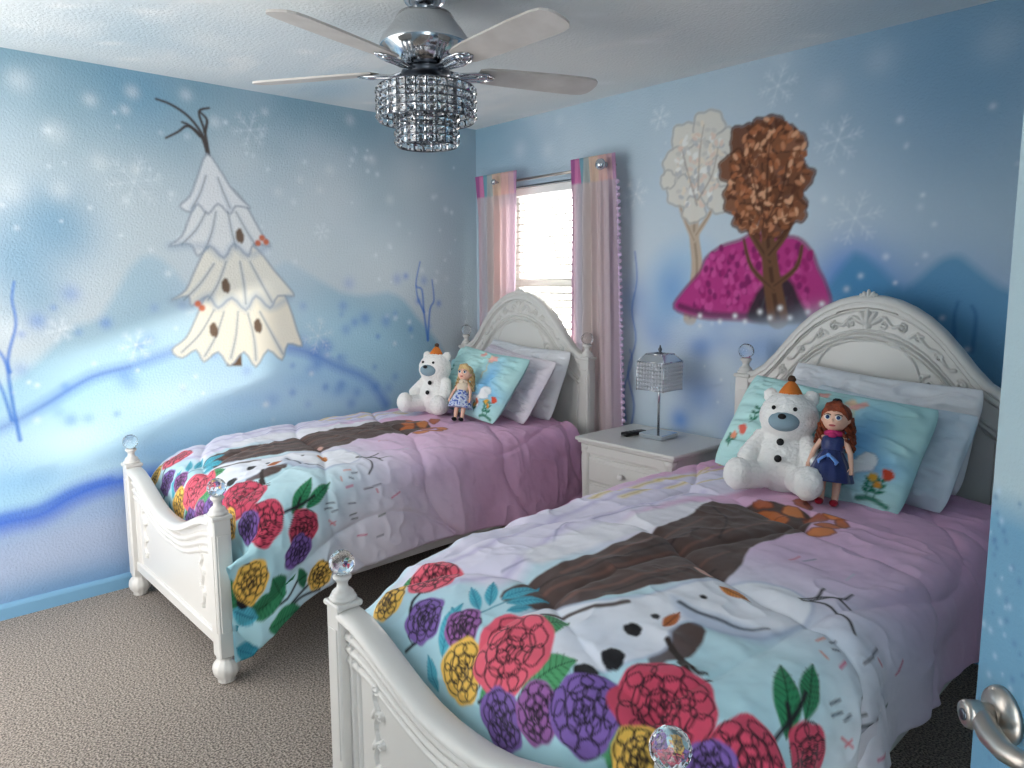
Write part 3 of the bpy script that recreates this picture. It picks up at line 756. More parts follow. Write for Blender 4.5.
class Relief:
    """carved heights on a panel front: d = signed relief in metres, added to as SDF strokes"""
    def __init__(self, X, Z):
        self.X = X.ravel(); self.Z = Z.ravel(); self.h = np.zeros(self.X.size); self.shape = X.shape
    def ridge(self, pts, w, h, curve=5, w1=None):
        P = smooth_curve(pts, curve) if curve > 1 and len(pts) > 2 else np.array(pts, float)
        w1 = w if w1 is None else w1; m = max(w, w1)
        i = np.nonzero((self.X > P[:, 0].min() - m) & (self.X < P[:, 0].max() + m) & (self.Z > P[:, 1].min() - m) & (self.Z < P[:, 1].max() + m))[0]
        if len(i) == 0: return
        best = np.full(len(i), 9.)
        for k in range(len(P) - 1):
            a, b = P[k], P[k + 1]; d = b - a; L = d @ d + 1e-12
            t = np.clip(((self.X[i] - a[0]) * d[0] + (self.Z[i] - a[1]) * d[1]) / L, 0, 1)
            ww = w + (w1 - w) * k / max(1, len(P) - 1)
            np.minimum(best, np.hypot(self.X[i] - a[0] - t * d[0], self.Z[i] - a[1] - t * d[1]) / (ww / 2), out=best)
        self.h[i] = np.maximum(self.h[i], self.h[i] * 0 + h * np.sqrt(np.clip(1 - best ** 2, 0, 1)) + np.where(best < 1, self.h[i] * .3, self.h[i]))
    def scroll(self, c, r, turns, a0, s, w, h):
        p = []
        for t in np.linspace(0, 1, 26):
            a = a0 + s * turns * 2 * PI * t; rr = r * (1 - .8 * t)
            p.append((c[0] + rr * math.cos(a), c[1] + rr * math.sin(a)))
        self.ridge(p, w, h, 1, w * .8)
        self.blob(p[-1], w * .8, h * 1.3)
    def blob(self, c, r, h, ry=None, rot=0):
        ry = ry or r
        dx = self.X - c[0]; dz = self.Z - c[1]
        x = dx * math.cos(rot) + dz * math.sin(rot); y = -dx * math.sin(rot) + dz * math.cos(rot)
        d = (x / r) ** 2 + (y / ry) ** 2
        self.h = np.maximum(self.h, np.where(d < 1, h * np.sqrt(np.clip(1 - d, 0, 1)), 0))

def panel_mesh(name, parent, xs, top, zbot, yf, yb, relief, nz=200, label=None):
    """board with a curved top; relief(Rl, dist_from_top) carves its front; closed at the back and round the edge"""
    T = np.linspace(0, 1, nz)
    X, TT = np.meshgrid(xs, T, indexing='ij')
    Z = zbot + TT * (top(X) - zbot)
    rl = Relief(X, Z); relief(rl, (top(X) - Z))
    Hh = rl.h.reshape(X.shape)
    Y = yf - Hh * 1.4
    n = len(xs)
    # closed loop in z: front grid, then over the top to the back
    Xb = np.concatenate([X[:, :1], X, X[:, -1:], X[:, :1]], 1)
    Yb = np.concatenate([np.full((n, 1), yb), Y, np.full((n, 1), yb), np.full((n, 1), yb)], 1)
    Zb = np.concatenate([Z[:, :1], Z, Z[:, -1:], Z[:, :1]], 1)
    o = grid_mesh(name, Xb, Yb, Zb, M['white'], None, parent)
    me = o.data; me.set_sharp_from_angle(angle=R(50))
    return o

def swept_rail(name, parent, xs, top, prof, mat_):
    """profile [(y, dz)] swept along the curved top, ends capped"""
    n = len(xs); k = len(prof)
    zt = top(xs)
    dz = np.gradient(zt, xs); L = np.sqrt(1 + dz ** 2)
    V = []; F = []
    for i in range(n):
        for (y, h) in prof: V.append((xs[i] - dz[i] / L[i] * h, y, zt[i] + h / L[i]))
    for i in range(n - 1):
        for j in range(k):
            j2 = (j + 1) % k; F.append((i * k + j, (i + 1) * k + j, (i + 1) * k + j2, i * k + j2))
    F += [tuple(range(k)), tuple((n - 1) * k + j for j in range(k))[::-1]]
    return MB().add(V, F).build(name, mat_, parent, autosmooth=40)

def head_relief(rl, d):
    X = rl.X; Z = rl.Z; d = d.ravel()
    h = np.zeros_like(d)
    def band(c, w, a): return a * np.sqrt(np.clip(1 - ((d - c) / (w / 2)) ** 2, 0, 1))
    rl.h = np.where(d < .012, .010, 0) + np.where((d >= .012) & (d < .03), .012, 0)
    for c, w, a in ((.036, .012, .007), (.118, .012, .006), (.136, .014, .010), (.154, .010, .005)):
        rl.h = np.maximum(rl.h, band(c, w, a))
    rl.h = np.where((d > .16), np.minimum(rl.h, .0) - .004, rl.h)
    # side stiles
    for s in (-1, 1):
        rl.ridge([(s * .452, .3), (s * .452, .9)], .012, .006, 1)
        # scroll carving on the frieze
        def on(x, dd): return (s * x, float(head_top(np.array(x))) - dd)
        rl.ridge([on(.03, .075), on(.06, .06), on(.09, .085), on(.12, .07)], .012, .007)
        rl.scroll(on(.125, .075), .018, 1.3, 1.6, -s, .008, .007)
        rl.scroll(on(.06, .088), .014, 1.2, 4., s, .008, .006)
        rl.ridge([on(.18, .062), on(.215, .085), on(.25, .07), on(.285, .085), on(.31, .06)], .011, .007)
        rl.scroll(on(.185, .078), .016, 1.2, .5, s, .007, .006)
        rl.scroll(on(.255, .083), .016, 1.2, 2.6, -s, .007, .006)
        rl.scroll(on(.33, .088), .02, 1.3, 2., -s, .008, .007)
        rl.ridge([on(.33, .07), on(.36, .085), on(.375, .075)], .01, .006, w1=.005)
        rl.blob(on(.16, .085), .016, .005, .007, s * .6)
        # inner arch with a curled foot each side
        rl.scroll((s * .225, 1.08), .03, 1.1, PI / 2, s, .009, .006)
    arch = [(.195 * math.sin(a), 1.075 + .17 * math.cos(a)) for a in np.linspace(-1.45, 1.45, 24)]
    rl.ridge(arch, .010, .006, 1)
    for s in (-1, 1):
        rl.ridge([(s * .195, 1.09), (s * .20, 1.108), (s * .225, 1.11)], .010, .006)
        rl.ridge([(s * .25, 1.06), (s * .27, 1.02), (s * .26, .95), (s * .24, .88)], .010, .006)
    # centre plume
    zt = 1.385
    rl.blob((0, zt - .06), .011, .012, .04)
    for s in (-1, 1):
        rl.blob((s * .018, zt - .066), .010, .009, .03, s * -.5)
        rl.blob((s * .032, zt - .08), .009, .008, .024, s * -1.0)
    rl.blob((0, zt - .1), .014, .010)

def foot_relief(rl, d):
    X = rl.X; Z = rl.Z; d = d.ravel()
    rl.h = np.zeros_like(d)
    # waves under the rail fade towards the middle of the panel
    f = np.clip((np.abs(X)) / .42, 0, 1)
    for c, w, a in ((.050, .026, .009), (.084, .024, .008), (.116, .020, .006)):
        cc = c * (.72 + .28 * f)
        rl.h = np.maximum(rl.h, a * np.sqrt(np.clip(1 - ((d - cc) / (w / 2)) ** 2, 0, 1)))
    for s in (-1, 1):
        rl.ridge([(s * .452, .15), (s * .452, .60)], .014, .007, 1)
        rl.ridge([(s * .425, .17), (s * .425, .52)], .010, .005, 1)
        # hanging scroll drop
        rl.ridge([(s * .345, .46), (s * .352, .43), (s * .338, .40), (s * .35, .36), (s * .34, .32), (s * .352, .28), (s * .342, .24)], .011, .007)
        rl.scroll((s * .338, .462), .014, 1.2, -1., s, .008, .007)
        rl.scroll((s * .328, .395), .014, 1.2, 1., s, .008, .007)
        rl.scroll((s * .328, .318), .014, 1.2, 1., s, .008, .007)
        rl.scroll((s * .335, .24), .014, 1.2, 1., -s, .008, .007)
        rl.blob((s * .36, .385), .008, .006, .018, .5 * s)
        rl.blob((s * .36, .30), .008, .006, .018, .5 * s)
    rl.ridge([(-.43, .17), (.43, .17)], .012, .006, 1)

def bed(label, org, rot, group):
    b = thing('bed', label, 'bed', (org[0], org[1], 0), rot, group)
    inner = np.linspace(-HALF + PW / 2 - .002, HALF - PW / 2 + .002, 330)
    # ---- headboard
    hb = panel_mesh('headboard', b, inner, head_top, .24, -.012, .02, head_relief, 300)
    prof = [(-.030, -.004), (-.030, .006), (-.024, .016), (-.012, .021), (.018, .021), (.026, .014), (.028, .0), (.028, -.012), (-.02, -.014)]
    swept_rail('arched_rim', hb, np.linspace(-HALF + .02, HALF - .02, 120), lambda x: head_top(x) + .0, prof, M['white'])
    m = MB()
    for s, hh, ro in ((0, .026, 0), (-.013, .020, .5), (.013, .020, -.5), (-.024, .014, 1.), (.024, .014, -1.)):
        m.ball((s, -.016, 1.398 + hh * .35), (.008, .012, hh * .8), 12, 8, True, Matrix.Rotation(-ro, 3, 'Y'))
    m.build('leaf_crest', M['white'], hb)
    # ---- footboard
    fy = -2.04
    fb = panel_mesh('footboard', b, inner, lambda x: foot_top(x) - .012, .13, fy - .006, fy + .022, foot_relief, 200)
    prof = [(fy - .034, -.012), (fy - .034, .0), (fy - .028, .009), (fy - .014, .014), (fy + .02, .014), (fy + .032, .008), (fy + .036, -.004), (fy + .03, -.016), (fy - .026, -.018)]
    swept_rail('curved_rail', fb, np.linspace(-HALF + .02, HALF - .02, 140), lambda x: foot_top(x) - .004, prof, M['white'])
    m = MB(); m.box((0, fy + .004, .15), (2 * HALF - PW, .044, .05), .006); m.build('bottom_rail', M['white'], fb)
    # ---- posts
    for s in (-1, 1):
        for (y, ztop, zb) in ((fy, .638, .10), (0, 1.052, .0)):
            p = MB()
            p.box((s * HALF, y, (ztop - .012 + zb) / 2), (PW, PW, ztop - .012 - zb), .005)
            z1 = ztop - .07; z0 = zb + .10
            for (dx, dy) in ((0, -1), (1, 0), (-1, 0)):            # raised field on the faces
                if dx * s < 0: continue
                c = (s * HALF + dx * (PW / 2), y + dy * (PW / 2), (z0 + z1) / 2)
                p.box(c, (.042 if dx == 0 else .006, .042 if dy == 0 else .006, z1 - z0), .0025)
            p.box((s * HALF, y, ztop - .008), (PW + .012, PW + .012, .016), .005)
            po = p.build('post', M['white'], b)
            g = MB(); g.lathe([(.034, 0), (.036, .006), (.033, .012), (.027, .015), (.029, .02), (.024, .026), (.016, .032), (.014, .044), (.018, .052), (.024, .058), (.025, .064), (.016, .070)], 24, (s * HALF, y, ztop))
            g.build('finial_base', M['white'], po)
            cb = crystal_ball(.034); cb.xf(Matrix.Translation((s * HALF, y, ztop + .065 + .034)))
            cb.build('crystal_finial', M['crystal'], po)
            if y < -1:
                f = MB(); f.lathe([(.026, .0), (.032, .004), (.030, .012), (.034, .02), (.044, .034), (.049, .052), (.046, .070), (.036, .084), (.028, .09), (.030, .096), (.034, .1005)], 48, (s * HALF, y, 0), True, lambda a: 1 + .028 * math.cos(12 * a))
                f.build('bun_foot', M['white'], po)
    # ---- side rails
    for s in (-1, 1):
        m = MB(); m.box((s * (HALF - .02), fy / 2, .31), (.03, -fy - PW + .004, .13), .004); m.build('side_rail', M['white'], b)
    m = MB()
    for k in range(11): m.box((0, -.12 - k * .18, .285), (2 * HALF - .07, .07, .02), .003)
    m.build('slat_base', M['white'], b)
    return b

bed('white carved bed with crystal finials along the snowy left wall', *BED1, 'white beds with crystal finials')
bed('white carved bed with crystal finials nearest the open door', *BED2, 'white beds with crystal finials')

def loft(name, mat_, rings, label=None, cat=None, loc=None, rot=0):
    pass
for org, rot, lab in ((*BED1, 'white mattress under the comforter by the left wall'), (*BED2, 'white mattress under the comforter by the door')):
    m = MB(); m.box((0, -.93, .465), (.94, 1.70, .34), .05, True)
    o = m.build('mattress', M['matt'], None, (org[0], org[1], 0)); o.rotation_euler = (0, 0, rot); tag(o, lab, 'mattress', 'mattresses')

# ------------------------------------------------------------------ comforter print (cloth coordinates: u across, v from the headboard)
T_ = lambda L: L
def comforter_print(U, V):
    t = np.clip((V - .35) / 1.6, 0, 1)
    st = [0, .25, .5, .63, .77, 1.]
    cs = np.array([lin(c) for c in ((216, 166, 200), (224, 178, 208), (220, 194, 220), (218, 216, 230), (194, 222, 230), (172, 215, 225))])
    # the pink runs further down on the right hand side; the left stays pale lavender
    tt = np.clip(t + .10 * fbm(U, V, 1.5, 3, 5) - .05, 0, 1)
    base = np.stack([np.interp(tt, st, cs[:, k]) for k in range(3)], -1)
    P = Paint(U, V, base)
    # pale wash on the sides
    side = np.clip((np.abs(P.U) - .52) / .2, 0, 1)[:, None] * np.clip((P.V - .8) / .5, 0, 1)[:, None] * np.clip((1.8 - P.V) / .3, 0, 1)[:, None]
    P.C = P.C * (1 - .75 * side) + lin((234, 224, 232)) * .75 * side
    P.spray((-.75, 1.4), .5, (216, 200, 226), .7, .5)
    # pale icy stream on the left
    P.poly([(-0.52, 1.929), (-0.52, 1.738), (-0.52, 1.435), (-0.52, 1.377), (-0.52, 1.048), (-0.467, 0.816), (-0.437, 0.534), (-0.316, 0.442), (-0.158, 0.634), (-0.206, 0.828), (-0.25, 0.998), (-0.25, 1.305), (-0.231, 1.502), (-0.211, 1.642), (-0.187, 1.775), (-0.277, 1.8), (-0.402, 1.84)], (226, 220, 238), .95, .02, 3)
    for L in ([(-0.374, 1.863), (-0.245, 1.721), (-0.293, 1.52), (-0.336, 1.298), (-0.282, 1.009), (-0.249, 0.759)], [(-0.461, 1.83), (-0.414, 1.646), (-0.432, 1.38), (-0.427, 1.04), (-0.37, 0.703)]):
        P.stroke(L, .02, (176, 164, 206), .6, .012)
    P.stroke([(-0.266, 1.702), (-0.224, 1.571), (-0.346, 1.38), (-0.312, 1.182), (-0.236, 1.016)], .008, (120, 120, 160), .6, .004)
    P.poly([(-0.28, 1.613), (-0.284, 1.463), (-0.263, 1.29), (-0.211, 1.053), (-0.158, 0.867), (-0.096, 1.057), (-0.123, 1.275), (-0.168, 1.489), (-0.188, 1.627)], (236, 234, 240), .9, .015, 3)
    for L in ([(-0.484, 1.08), (-0.472, 0.899), (-0.423, 0.701), (-0.39, 0.501), (-0.332, 0.354)], [(-0.399, 1.02), (-0.372, 0.825), (-0.314, 0.657), (-0.24, 0.466)], [(-0.443, 0.757), (-0.416, 0.565), (-0.427, 0.267)]):
        P.stroke(L, .028, (232, 212, 150), .75, .008, w1=.012)
        P.stroke(L, .005, (176, 150, 96), .6, .003)
    # fallen dark tree trunk, widening towards the foot
    trunk = [(-0.164, 1.725), (-0.157, 1.64), (-0.128, 1.492), (-0.118, 1.282), (-0.124, 1.002), (-0.154, 0.897), (-0.114, 0.84), (-0.057, 0.762), (0.026, 0.719), (0.12, 0.733), (0.162, 0.784), (0.179, 0.912), (0.159, 1.031), (0.144, 1.116), (0.162, 1.202), (0.188, 1.27), (0.199, 1.366), (0.161, 1.451), (0.111, 1.547), (0.057, 1.671), (-0.006, 1.745), (-0.09, 1.797), (-0.164, 1.803)]
    bark = (84, 66, 62)
    P.poly(trunk, bark, 1, .004, 3)
    for L in ([(-0.093, 1.724), (-0.045, 1.589), (-0.011, 1.424), (0.023, 1.24), (0.057, 1.028), (0.094, 0.854)], [(-0.027, 1.722), (0.039, 1.573), (0.093, 1.393), (0.117, 1.212)], [(-0.113, 1.629), (-0.087, 1.457), (-0.067, 1.255), (-0.074, 1.036)]):
        P.stroke(L, .014, (122, 86, 76), .8, .005, w1=.006)
    for L in ([(-0.128, 1.725), (-0.065, 1.525), (-0.03, 1.307), (-0.024, 1.114)], [(0.04, 1.651), (0.097, 1.486), (0.15, 1.333)], [(-0.106, 0.927), (-0.013, 1), (0.052, 1.152)]):
        P.stroke(L, .007, (40, 32, 34), .8, .004)
    P.poly([(0.23, 1.692), (0.261, 1.604), (0.302, 1.619), (0.323, 1.691), (0.319, 1.729), (0.298, 1.756), (0.293, 1.791), (0.263, 1.777), (0.262, 1.719)], bark, 1, .004, 2)
    # rust coloured leaves at its top
    for k, (c, r) in enumerate(zip([(0.027, 0.814), (0.077, 0.754), (0.158, 0.774), (0.217, 0.811), (0.198, 0.723), (0.069, 0.667), (0.077, 0.845), (0.217, 0.865), (-0.023, 0.758), (0.233, 0.763)], (.05, .05, .05, .04, .04, .045, .04, .04, .035, .03))):
        P.ell(c, r, r * .6, [(196, 108, 56), (214, 128, 66), (176, 92, 56)][k % 3], k * .8, .95, .004, (126, 60, 36), .004, wob=.1, seed=k)
    P.ell([(0.142, 1.376)][0], .035, .014, (226, 178, 162), .4, .9, .004)
    # long soft snow drift with pebbles, an orange leaf and black twigs
    P.poly([(-0.068, 1.848), (-0.048, 1.77), (0.049, 1.698), (0.124, 1.604), (0.155, 1.502), (0.207, 1.388), (0.288, 1.312), (0.376, 1.316), (0.419, 1.365), (0.419, 1.453), (0.389, 1.546), (0.318, 1.591), (0.252, 1.613), (0.247, 1.668), (0.272, 1.719), (0.257, 1.782), (0.201, 1.848), (0.12, 1.879), (0.049, 1.875), (-0.009, 1.88)], (232, 233, 240), 1, .006, 4, (150, 164, 196), .006, .6)
    P.poly([(0.17, 1.557), (0.232, 1.56), (0.322, 1.538), (0.389, 1.511), (0.43, 1.428), (0.402, 1.554), (0.323, 1.597), (0.236, 1.606)], (150, 168, 196), .6, .012, 3)
    P.stroke([(0.2, 1.568), (0.263, 1.566), (0.35, 1.544), (0.385, 1.504)], .012, (40, 44, 58), .85, .004, w1=.006)
    P.spray([(0.15, 1.784)][0], .12, (196, 206, 226), .4, .07)
    for c, r in zip([(0.178, 1.716), (0.204, 1.817), (0.178, 1.877), (0.19, 1.648), (0.222, 1.503)], (.024, .03, .03, .012, .01)): P.ell(c, r, r * .8, (26, 24, 28), .4, 1, .003, wob=.08, seed=3)
    P.leaf([(0.222, 1.432)][0], [(0.301, 1.431)][0], .036, (222, 138, 58), (120, 64, 30), .004)
    P.leaf([(0.225, 1.667)][0], [(0.22, 1.598)][0], .03, (206, 116, 60), (120, 64, 30), .004)
    for L in ([(0.377, 1.338), (0.404, 1.28), (0.44, 1.265), (0.445, 1.21)], [(0.385, 1.343), (0.424, 1.315), (0.484, 1.338), (0.515, 1.376)], [(0.397, 1.297), (0.388, 1.235)], [(0.395, 1.323), (0.42, 1.274), (0.467, 1.274)]):
        P.stroke(L, .009, (30, 26, 30), 1, .003, w1=.006)
    P.stroke([(-0.02, 1.799), (0.046, 1.732), (0.114, 1.648)], .012, (70, 52, 44), .95, .003)
    for L in ([(0.26, 1.702), (0.316, 1.739), (0.367, 1.766)], [(0.32, 1.745), (0.363, 1.761), (0.39, 1.745)], [(0.332, 1.749), (0.364, 1.783), (0.396, 1.776)], [(0.282, 1.719), (0.354, 1.746), (0.375, 1.735)]):
        P.stroke(L, .014, (50, 40, 36), 1, .003, w1=.007)
    # folk flowers along the foot and up the right side
    G1, G2, TEAL = (84, 160, 108), (46, 130, 88), (84, 176, 196)
    coral, yel, vio, mauve, red = (230, 98, 118), (240, 192, 90), (128, 96, 170), (156, 98, 162), (206, 74, 100)
    for a, b, wd, c in (([(-0.106, 1.975), (-0.249, 1.89)], None, .05, TEAL), ([(-0.206, 2), (-0.233, 1.868)], None, .05, TEAL), ([(-0.153, 1.806), (-0.122, 1.709)], None, .04, TEAL), ([(-0.166, 1.837), (-0.22, 1.773)], None, .035, TEAL),
                        ([(-0.13, 1.811), (-0.066, 1.734)], None, .035, TEAL), ([(-0.175, 1.864), (-0.26, 1.815)], None, .03, TEAL), ([(-0.204, 2.086), (-0.257, 2.016)], None, .04, TEAL), ([(-0.108, 1.832), (-0.073, 1.786)], None, .03, TEAL)):
        P.leaf(a[0], a[1], wd, c, (40, 120, 150), .003)
    P.stroke([(-0.142, 1.964), (-0.158, 1.902), (-0.155, 1.84), (-0.101, 1.752)], .005, (60, 140, 160), 1, .003)
    for a, b, wd, c in (([(0.067, 1.973), (0.139, 1.861)], None, .10, G1), ([(-0, 1.848), (0.042, 1.776)], None, .07, G1), ([(0.275, 2), (0.293, 1.895)], None, .10, G1), ([(-0.028, 2.073), (-0.019, 1.969)], None, .06, G1), ([(-0.47, 1.89), (-0.492, 1.836)], None, .05, G1),
                        ([(0.558, 1.738), (0.465, 1.607)], None, .055, G2), ([(0.559, 1.676), (0.504, 1.548)], None, .045, G2), ([(0.307, 2.01), (0.358, 1.932)], None, .07, G1), ([(-0.079, 2.059), (-0.12, 2.029)], None, .04, G1)):
        P.leaf(a[0], a[1], wd, c)
    ink = (30, 26, 34)
    for L in ([(-0.343, 1.981), (-0.374, 1.935), (-0.392, 1.87)], [(-0.343, 2.034), (-0.307, 1.996)], [(-0.052, 2.047), (-0.019, 2.01), (-0.008, 1.955)], [(0.248, 2.015), (0.272, 1.951), (0.293, 1.895)], [(0.239, 1.986), (0.231, 1.959)], [(0.123, 2.059), (0.129, 2.022)], [(0.542, 1.784), (0.543, 1.724), (0.54, 1.681), (0.53, 1.631)], [(0.559, 1.724), (0.52, 1.686)], [(0.226, 1.895), (0.278, 1.874), (0.316, 1.865)]):
        P.stroke(L, .009, ink, 1, .003)
    P.poly([(0.26, 1.89), (0.272, 1.866), (0.3, 1.891), (0.279, 1.904)], ink, 1, .003, 1)
    for c, r, col, sd, sy in (([(-0.415, 1.822)], .085, coral, 1, .85), ([(-0.485, 1.937)], .06, yel, 2, 1.), ([(-0.312, 1.944)], .062, vio, 3, 1.), ([(-0.179, 1.92)], .052, mauve, 4, 1.), ([(-0.13, 2.008)], .07, yel, 5, 1.1),
                              ([(-0.018, 1.915)], .10, coral, 6, 1.1), ([(0.023, 2.055)], .068, vio, 7, 1.), ([(0.119, 1.997)], .058, mauve, 8, 1.1), ([(0.224, 1.943)], .082, vio, 9, 1.), ([(0.352, 1.849)], .110, red, 10, .85),
                              ([(0.364, 1.961)], .06, yel, 11, 1.), ([(0.531, 1.843)], .072, red, 12, 1.1), ([(0.621, 1.699)], .066, red, 13, 1.), ([(0.486, 1.911)], .055, vio, 14, 1.)):
        P.peony(c[0], r, col, sd, sy)
    # lower right side, best seen on the bed by the wall
    def sh(L): return [(a - .05, b - .055) for a, b in L]
    for L in ([(0.838, 1.792), (0.863, 1.847), (0.838, 1.925)], [(0.826, 1.683), (0.88, 1.741), (0.892, 1.85)], [(0.925, 1.71), (0.906, 1.786), (0.891, 1.863)], [(0.713, 1.967), (0.748, 1.989)]): P.stroke(sh(L), .009, ink, 1, .003)
    for a in ([(0.811, 1.986), (0.842, 1.845)], [(0.894, 1.921), (0.939, 1.798)], [(0.809, 1.956), (0.608, 2.25)], [(0.848, 1.859), (0.756, 1.894)], [(0.847, 1.797), (0.843, 1.754)]):
        L = sh(a); P.leaf(L[0], L[1], .075, (48, 122, 84))
    for a, b, c in (((.74, 1.99), (.79, 1.90), TEAL), ((.84, 1.99), (.90, 1.90), (60, 150, 170)), ((.90, 1.95), (.93, 1.86), TEAL)): P.leaf(a, b, .06, c, (30, 100, 130))
    P.ell((.72, 1.95), .025, .025, ink)
    for c, r, col, sd in (([(0.741, 1.783)], .055, vio, 21), ([(0.729, 1.97)], .06, yel, 22), ([(0.874, 1.701)], .05, yel, 23)):
        P.peony(sh(c)[0], r, col, sd, 1.1)
    # scattered confetti marks
    for L, c in (([(0.252, 1.134), (0.257, 1.088)], (214, 120, 140)), ([(0.276, 1.105), (0.291, 1.066)], (140, 140, 160)), ([(0.476, 1.469), (0.48, 1.441)], (222, 140, 120)), ([(0.497, 1.496), (0.513, 1.501)], (222, 140, 120)), ([(0.495, 1.444), (0.498, 1.422)], (60, 70, 90)), ([(0.509, 1.465), (0.517, 1.451)], (60, 70, 90)),
                 ([(0.562, 1.374), (0.561, 1.34)], (80, 80, 100)), ([(0.576, 1.362), (0.59, 1.358)], (200, 80, 100)), ([(0.574, 1.586), (0.579, 1.556)], (50, 60, 80)), ([(0.592, 1.596), (0.598, 1.566)], (50, 60, 80)), ([(0.613, 1.567), (0.61, 1.546)], (50, 60, 80)), ([(0.601, 1.493), (0.605, 1.466)], (50, 60, 80)), ([(0.641, 1.582), (0.67, 1.557)], (214, 110, 120)), ([(0.656, 1.556), (0.661, 1.575)], (214, 110, 120)), ([(0.398, 1.083), (0.4, 1.135)], (200, 200, 214))):
        P.stroke(L, .0055, c, .9, .003, curve=1)
    for L, c in (([(0.59, 1.549), (0.589, 1.52)], (214, 90, 130)), ([(0.701, 1.545), (0.7, 1.517)], (60, 70, 70)), ([(0.719, 1.538), (0.723, 1.51)], (60, 70, 70)), ([(0.744, 1.416), (0.74, 1.386)], (60, 80, 60)), ([(0.613, 1.471), (0.615, 1.433)], (90, 80, 90)), ([(0.681, 1.351), (0.665, 1.309)], (206, 80, 120)), ([(0.795, 1.517), (0.801, 1.48)], (206, 80, 120)), ([(0.827, 1.434), (0.827, 1.405)], (80, 80, 90))):
        P.stroke(sh(L), .006, c, .9, .003, curve=1)
    return P.out()

def comforter(label, org, rot, step, u0, u1, seed, flare, ruffle, print_du=0., print_dv=0.):
    u = np.arange(u0, u1 + step, step); v = np.arange(.12, 2.21, step)
    U, V = np.meshgrid(u, v, indexing='ij')
    # the long sides end sooner at the foot than the middle, which is tucked behind the footboard
    fr = np.clip((np.abs(U) - .57) / .11, 0, 1); fr = fr * fr * (3 - 2 * fr)
    Vs = .12 + (V - .12) * np.where(U > 0, 1.93, 1.85) / 2.09
    V = V * (1 - fr) + Vs * fr
    X, Y, Z = cloth_local(U, V, flare)
    Xs, Ys, Zs = cloth_local(U, np.minimum(V, 1.90), flare)
    Y = Y * (1 - fr) - V * fr; Z = Z * (1 - fr) + Zs * fr
    X = X + np.sign(U) * .02 * fr * np.clip((V - 1.7) / .2, 0, 1)
    Z = Z - .09 * fr * np.clip((V - 1.74) / .24, 0, 1) ** 2 * np.clip((np.abs(U) - .6) / .3, 0, 1)
    C = comforter_print(U - print_du * np.clip((U - .3) / .3, 0, 1) - .01, V - print_dv)
    # quilting: wavy stitched channels with puffed filling between them, and fine wrinkles
    s1 = (V * 2.1 + .35 * np.sin(U * 3.2 + seed) + .12 * np.sin(U * 7 + seed * 2))
    s2 = (U * 2.3 + .30 * np.sin(V * 3.0 + seed) + .1 * np.sin(V * 6.1))
    e1 = np.abs(np.sin(PI * s1)); e2 = np.abs(np.sin(PI * s2))
    # seams: narrow, deep
    side = np.clip((np.abs(U) - .45) / .15, 0, 1)
    puff = .016 * (1 - np.exp(-(e1 / .14) ** 1.2)) + .010 * (1 - np.exp(-(e2 / .12) ** 1.2)) - .02
    wr = .020 * (fbm(U, V, 2.4, 4, seed) - .5) + .010 * (fbm(U * 1.6 + V, V * 1.2 - U, 9, 3, seed + 2) - .5)
    rid = 1 - np.abs(2 * fbm(U * .9 + V * .25, V * 1.5, 5, 3, seed + 7) - 1)
    wr += .012 * (rid ** 3 - .4)
    hang = np.clip((np.abs(U) - .55) / .35, 0, 1)
    fold = ruffle * hang * (np.sin(V * 13 + 2 * np.sin(V * 3 + seed) + U * 2) * .6 + (fbm(V, U * .6, 5, 2, seed + 9) - .5) * 1.4)
    disp = puff + wr + fold
    foot = np.maximum(np.clip((2.12 - V) / .2, 0, 1), fr)
    disp *= (.35 + .65 * foot)
    # normals of the smooth base shape
    def g(A): return np.gradient(A, axis=0), np.gradient(A, axis=1)
    (xu, xv), (yu, yv), (zu, zv) = g(X), g(Y), g(Z)
    N = np.stack([yu * zv - zu * yv, zu * xv - xu * zv, xu * yv - yu * xv], -1)
    N /= np.linalg.norm(N, axis=-1, keepdims=True) + 1e-12
    N *= np.sign(N[len(u) // 2, 20, 2])
    X = X + N[..., 0] * disp; Y = Y + N[..., 1] * disp; Z = Z + N[..., 2] * disp
    # uneven hem
    Z = Z + hang * .02 * np.sin(V * 4 + seed)
    Z = np.maximum(Z, .02)
    # roll the hem: extra rows turned under on both long sides
    def under(i, sgn):
        rows = []
        for k, (din, up) in enumerate(((.004, -.008), (.012, -.013), (.020, -.008), (.024, .01), (.026, .05), (.026, .12))):
            rows.append((X[i] - sgn * din, Y[i], Z[i] + up))
        return rows
    Rr = under(-1, 1); Lr = under(0, -1)[::-1]
    X = np.concatenate([[r[0] for r in Lr], X, [r[0] for r in Rr]]); Y = np.concatenate([[r[1] for r in Lr], Y, [r[1] for r in Rr]]); Z = np.concatenate([[r[2] for r in Lr], Z, [r[2] for r in Rr]])
    C = np.concatenate([np.repeat(C[:1], 6, 0), C, np.repeat(C[-1:], 6, 0)])
    o = grid_mesh('comforter', X, Y, Z, M['comf'], C)
    o.location = (org[0], org[1], 0); o.rotation_euler = (0, 0, rot)
    return tag(o, label, 'comforter', 'flower print comforters')
comforter('flower-printed comforter fading to pink on the bed by the left wall', *BED1, .005, -.74, .925, 3, .09, .016, .035, .055)
comforter('flower-printed comforter fading to lilac on the bed nearest the door', *BED2, .0038, -.80, .80, 8, .12, .045)
SUN_E, SKY, FRONT, EXPO = 4.6, 8., .28, .62
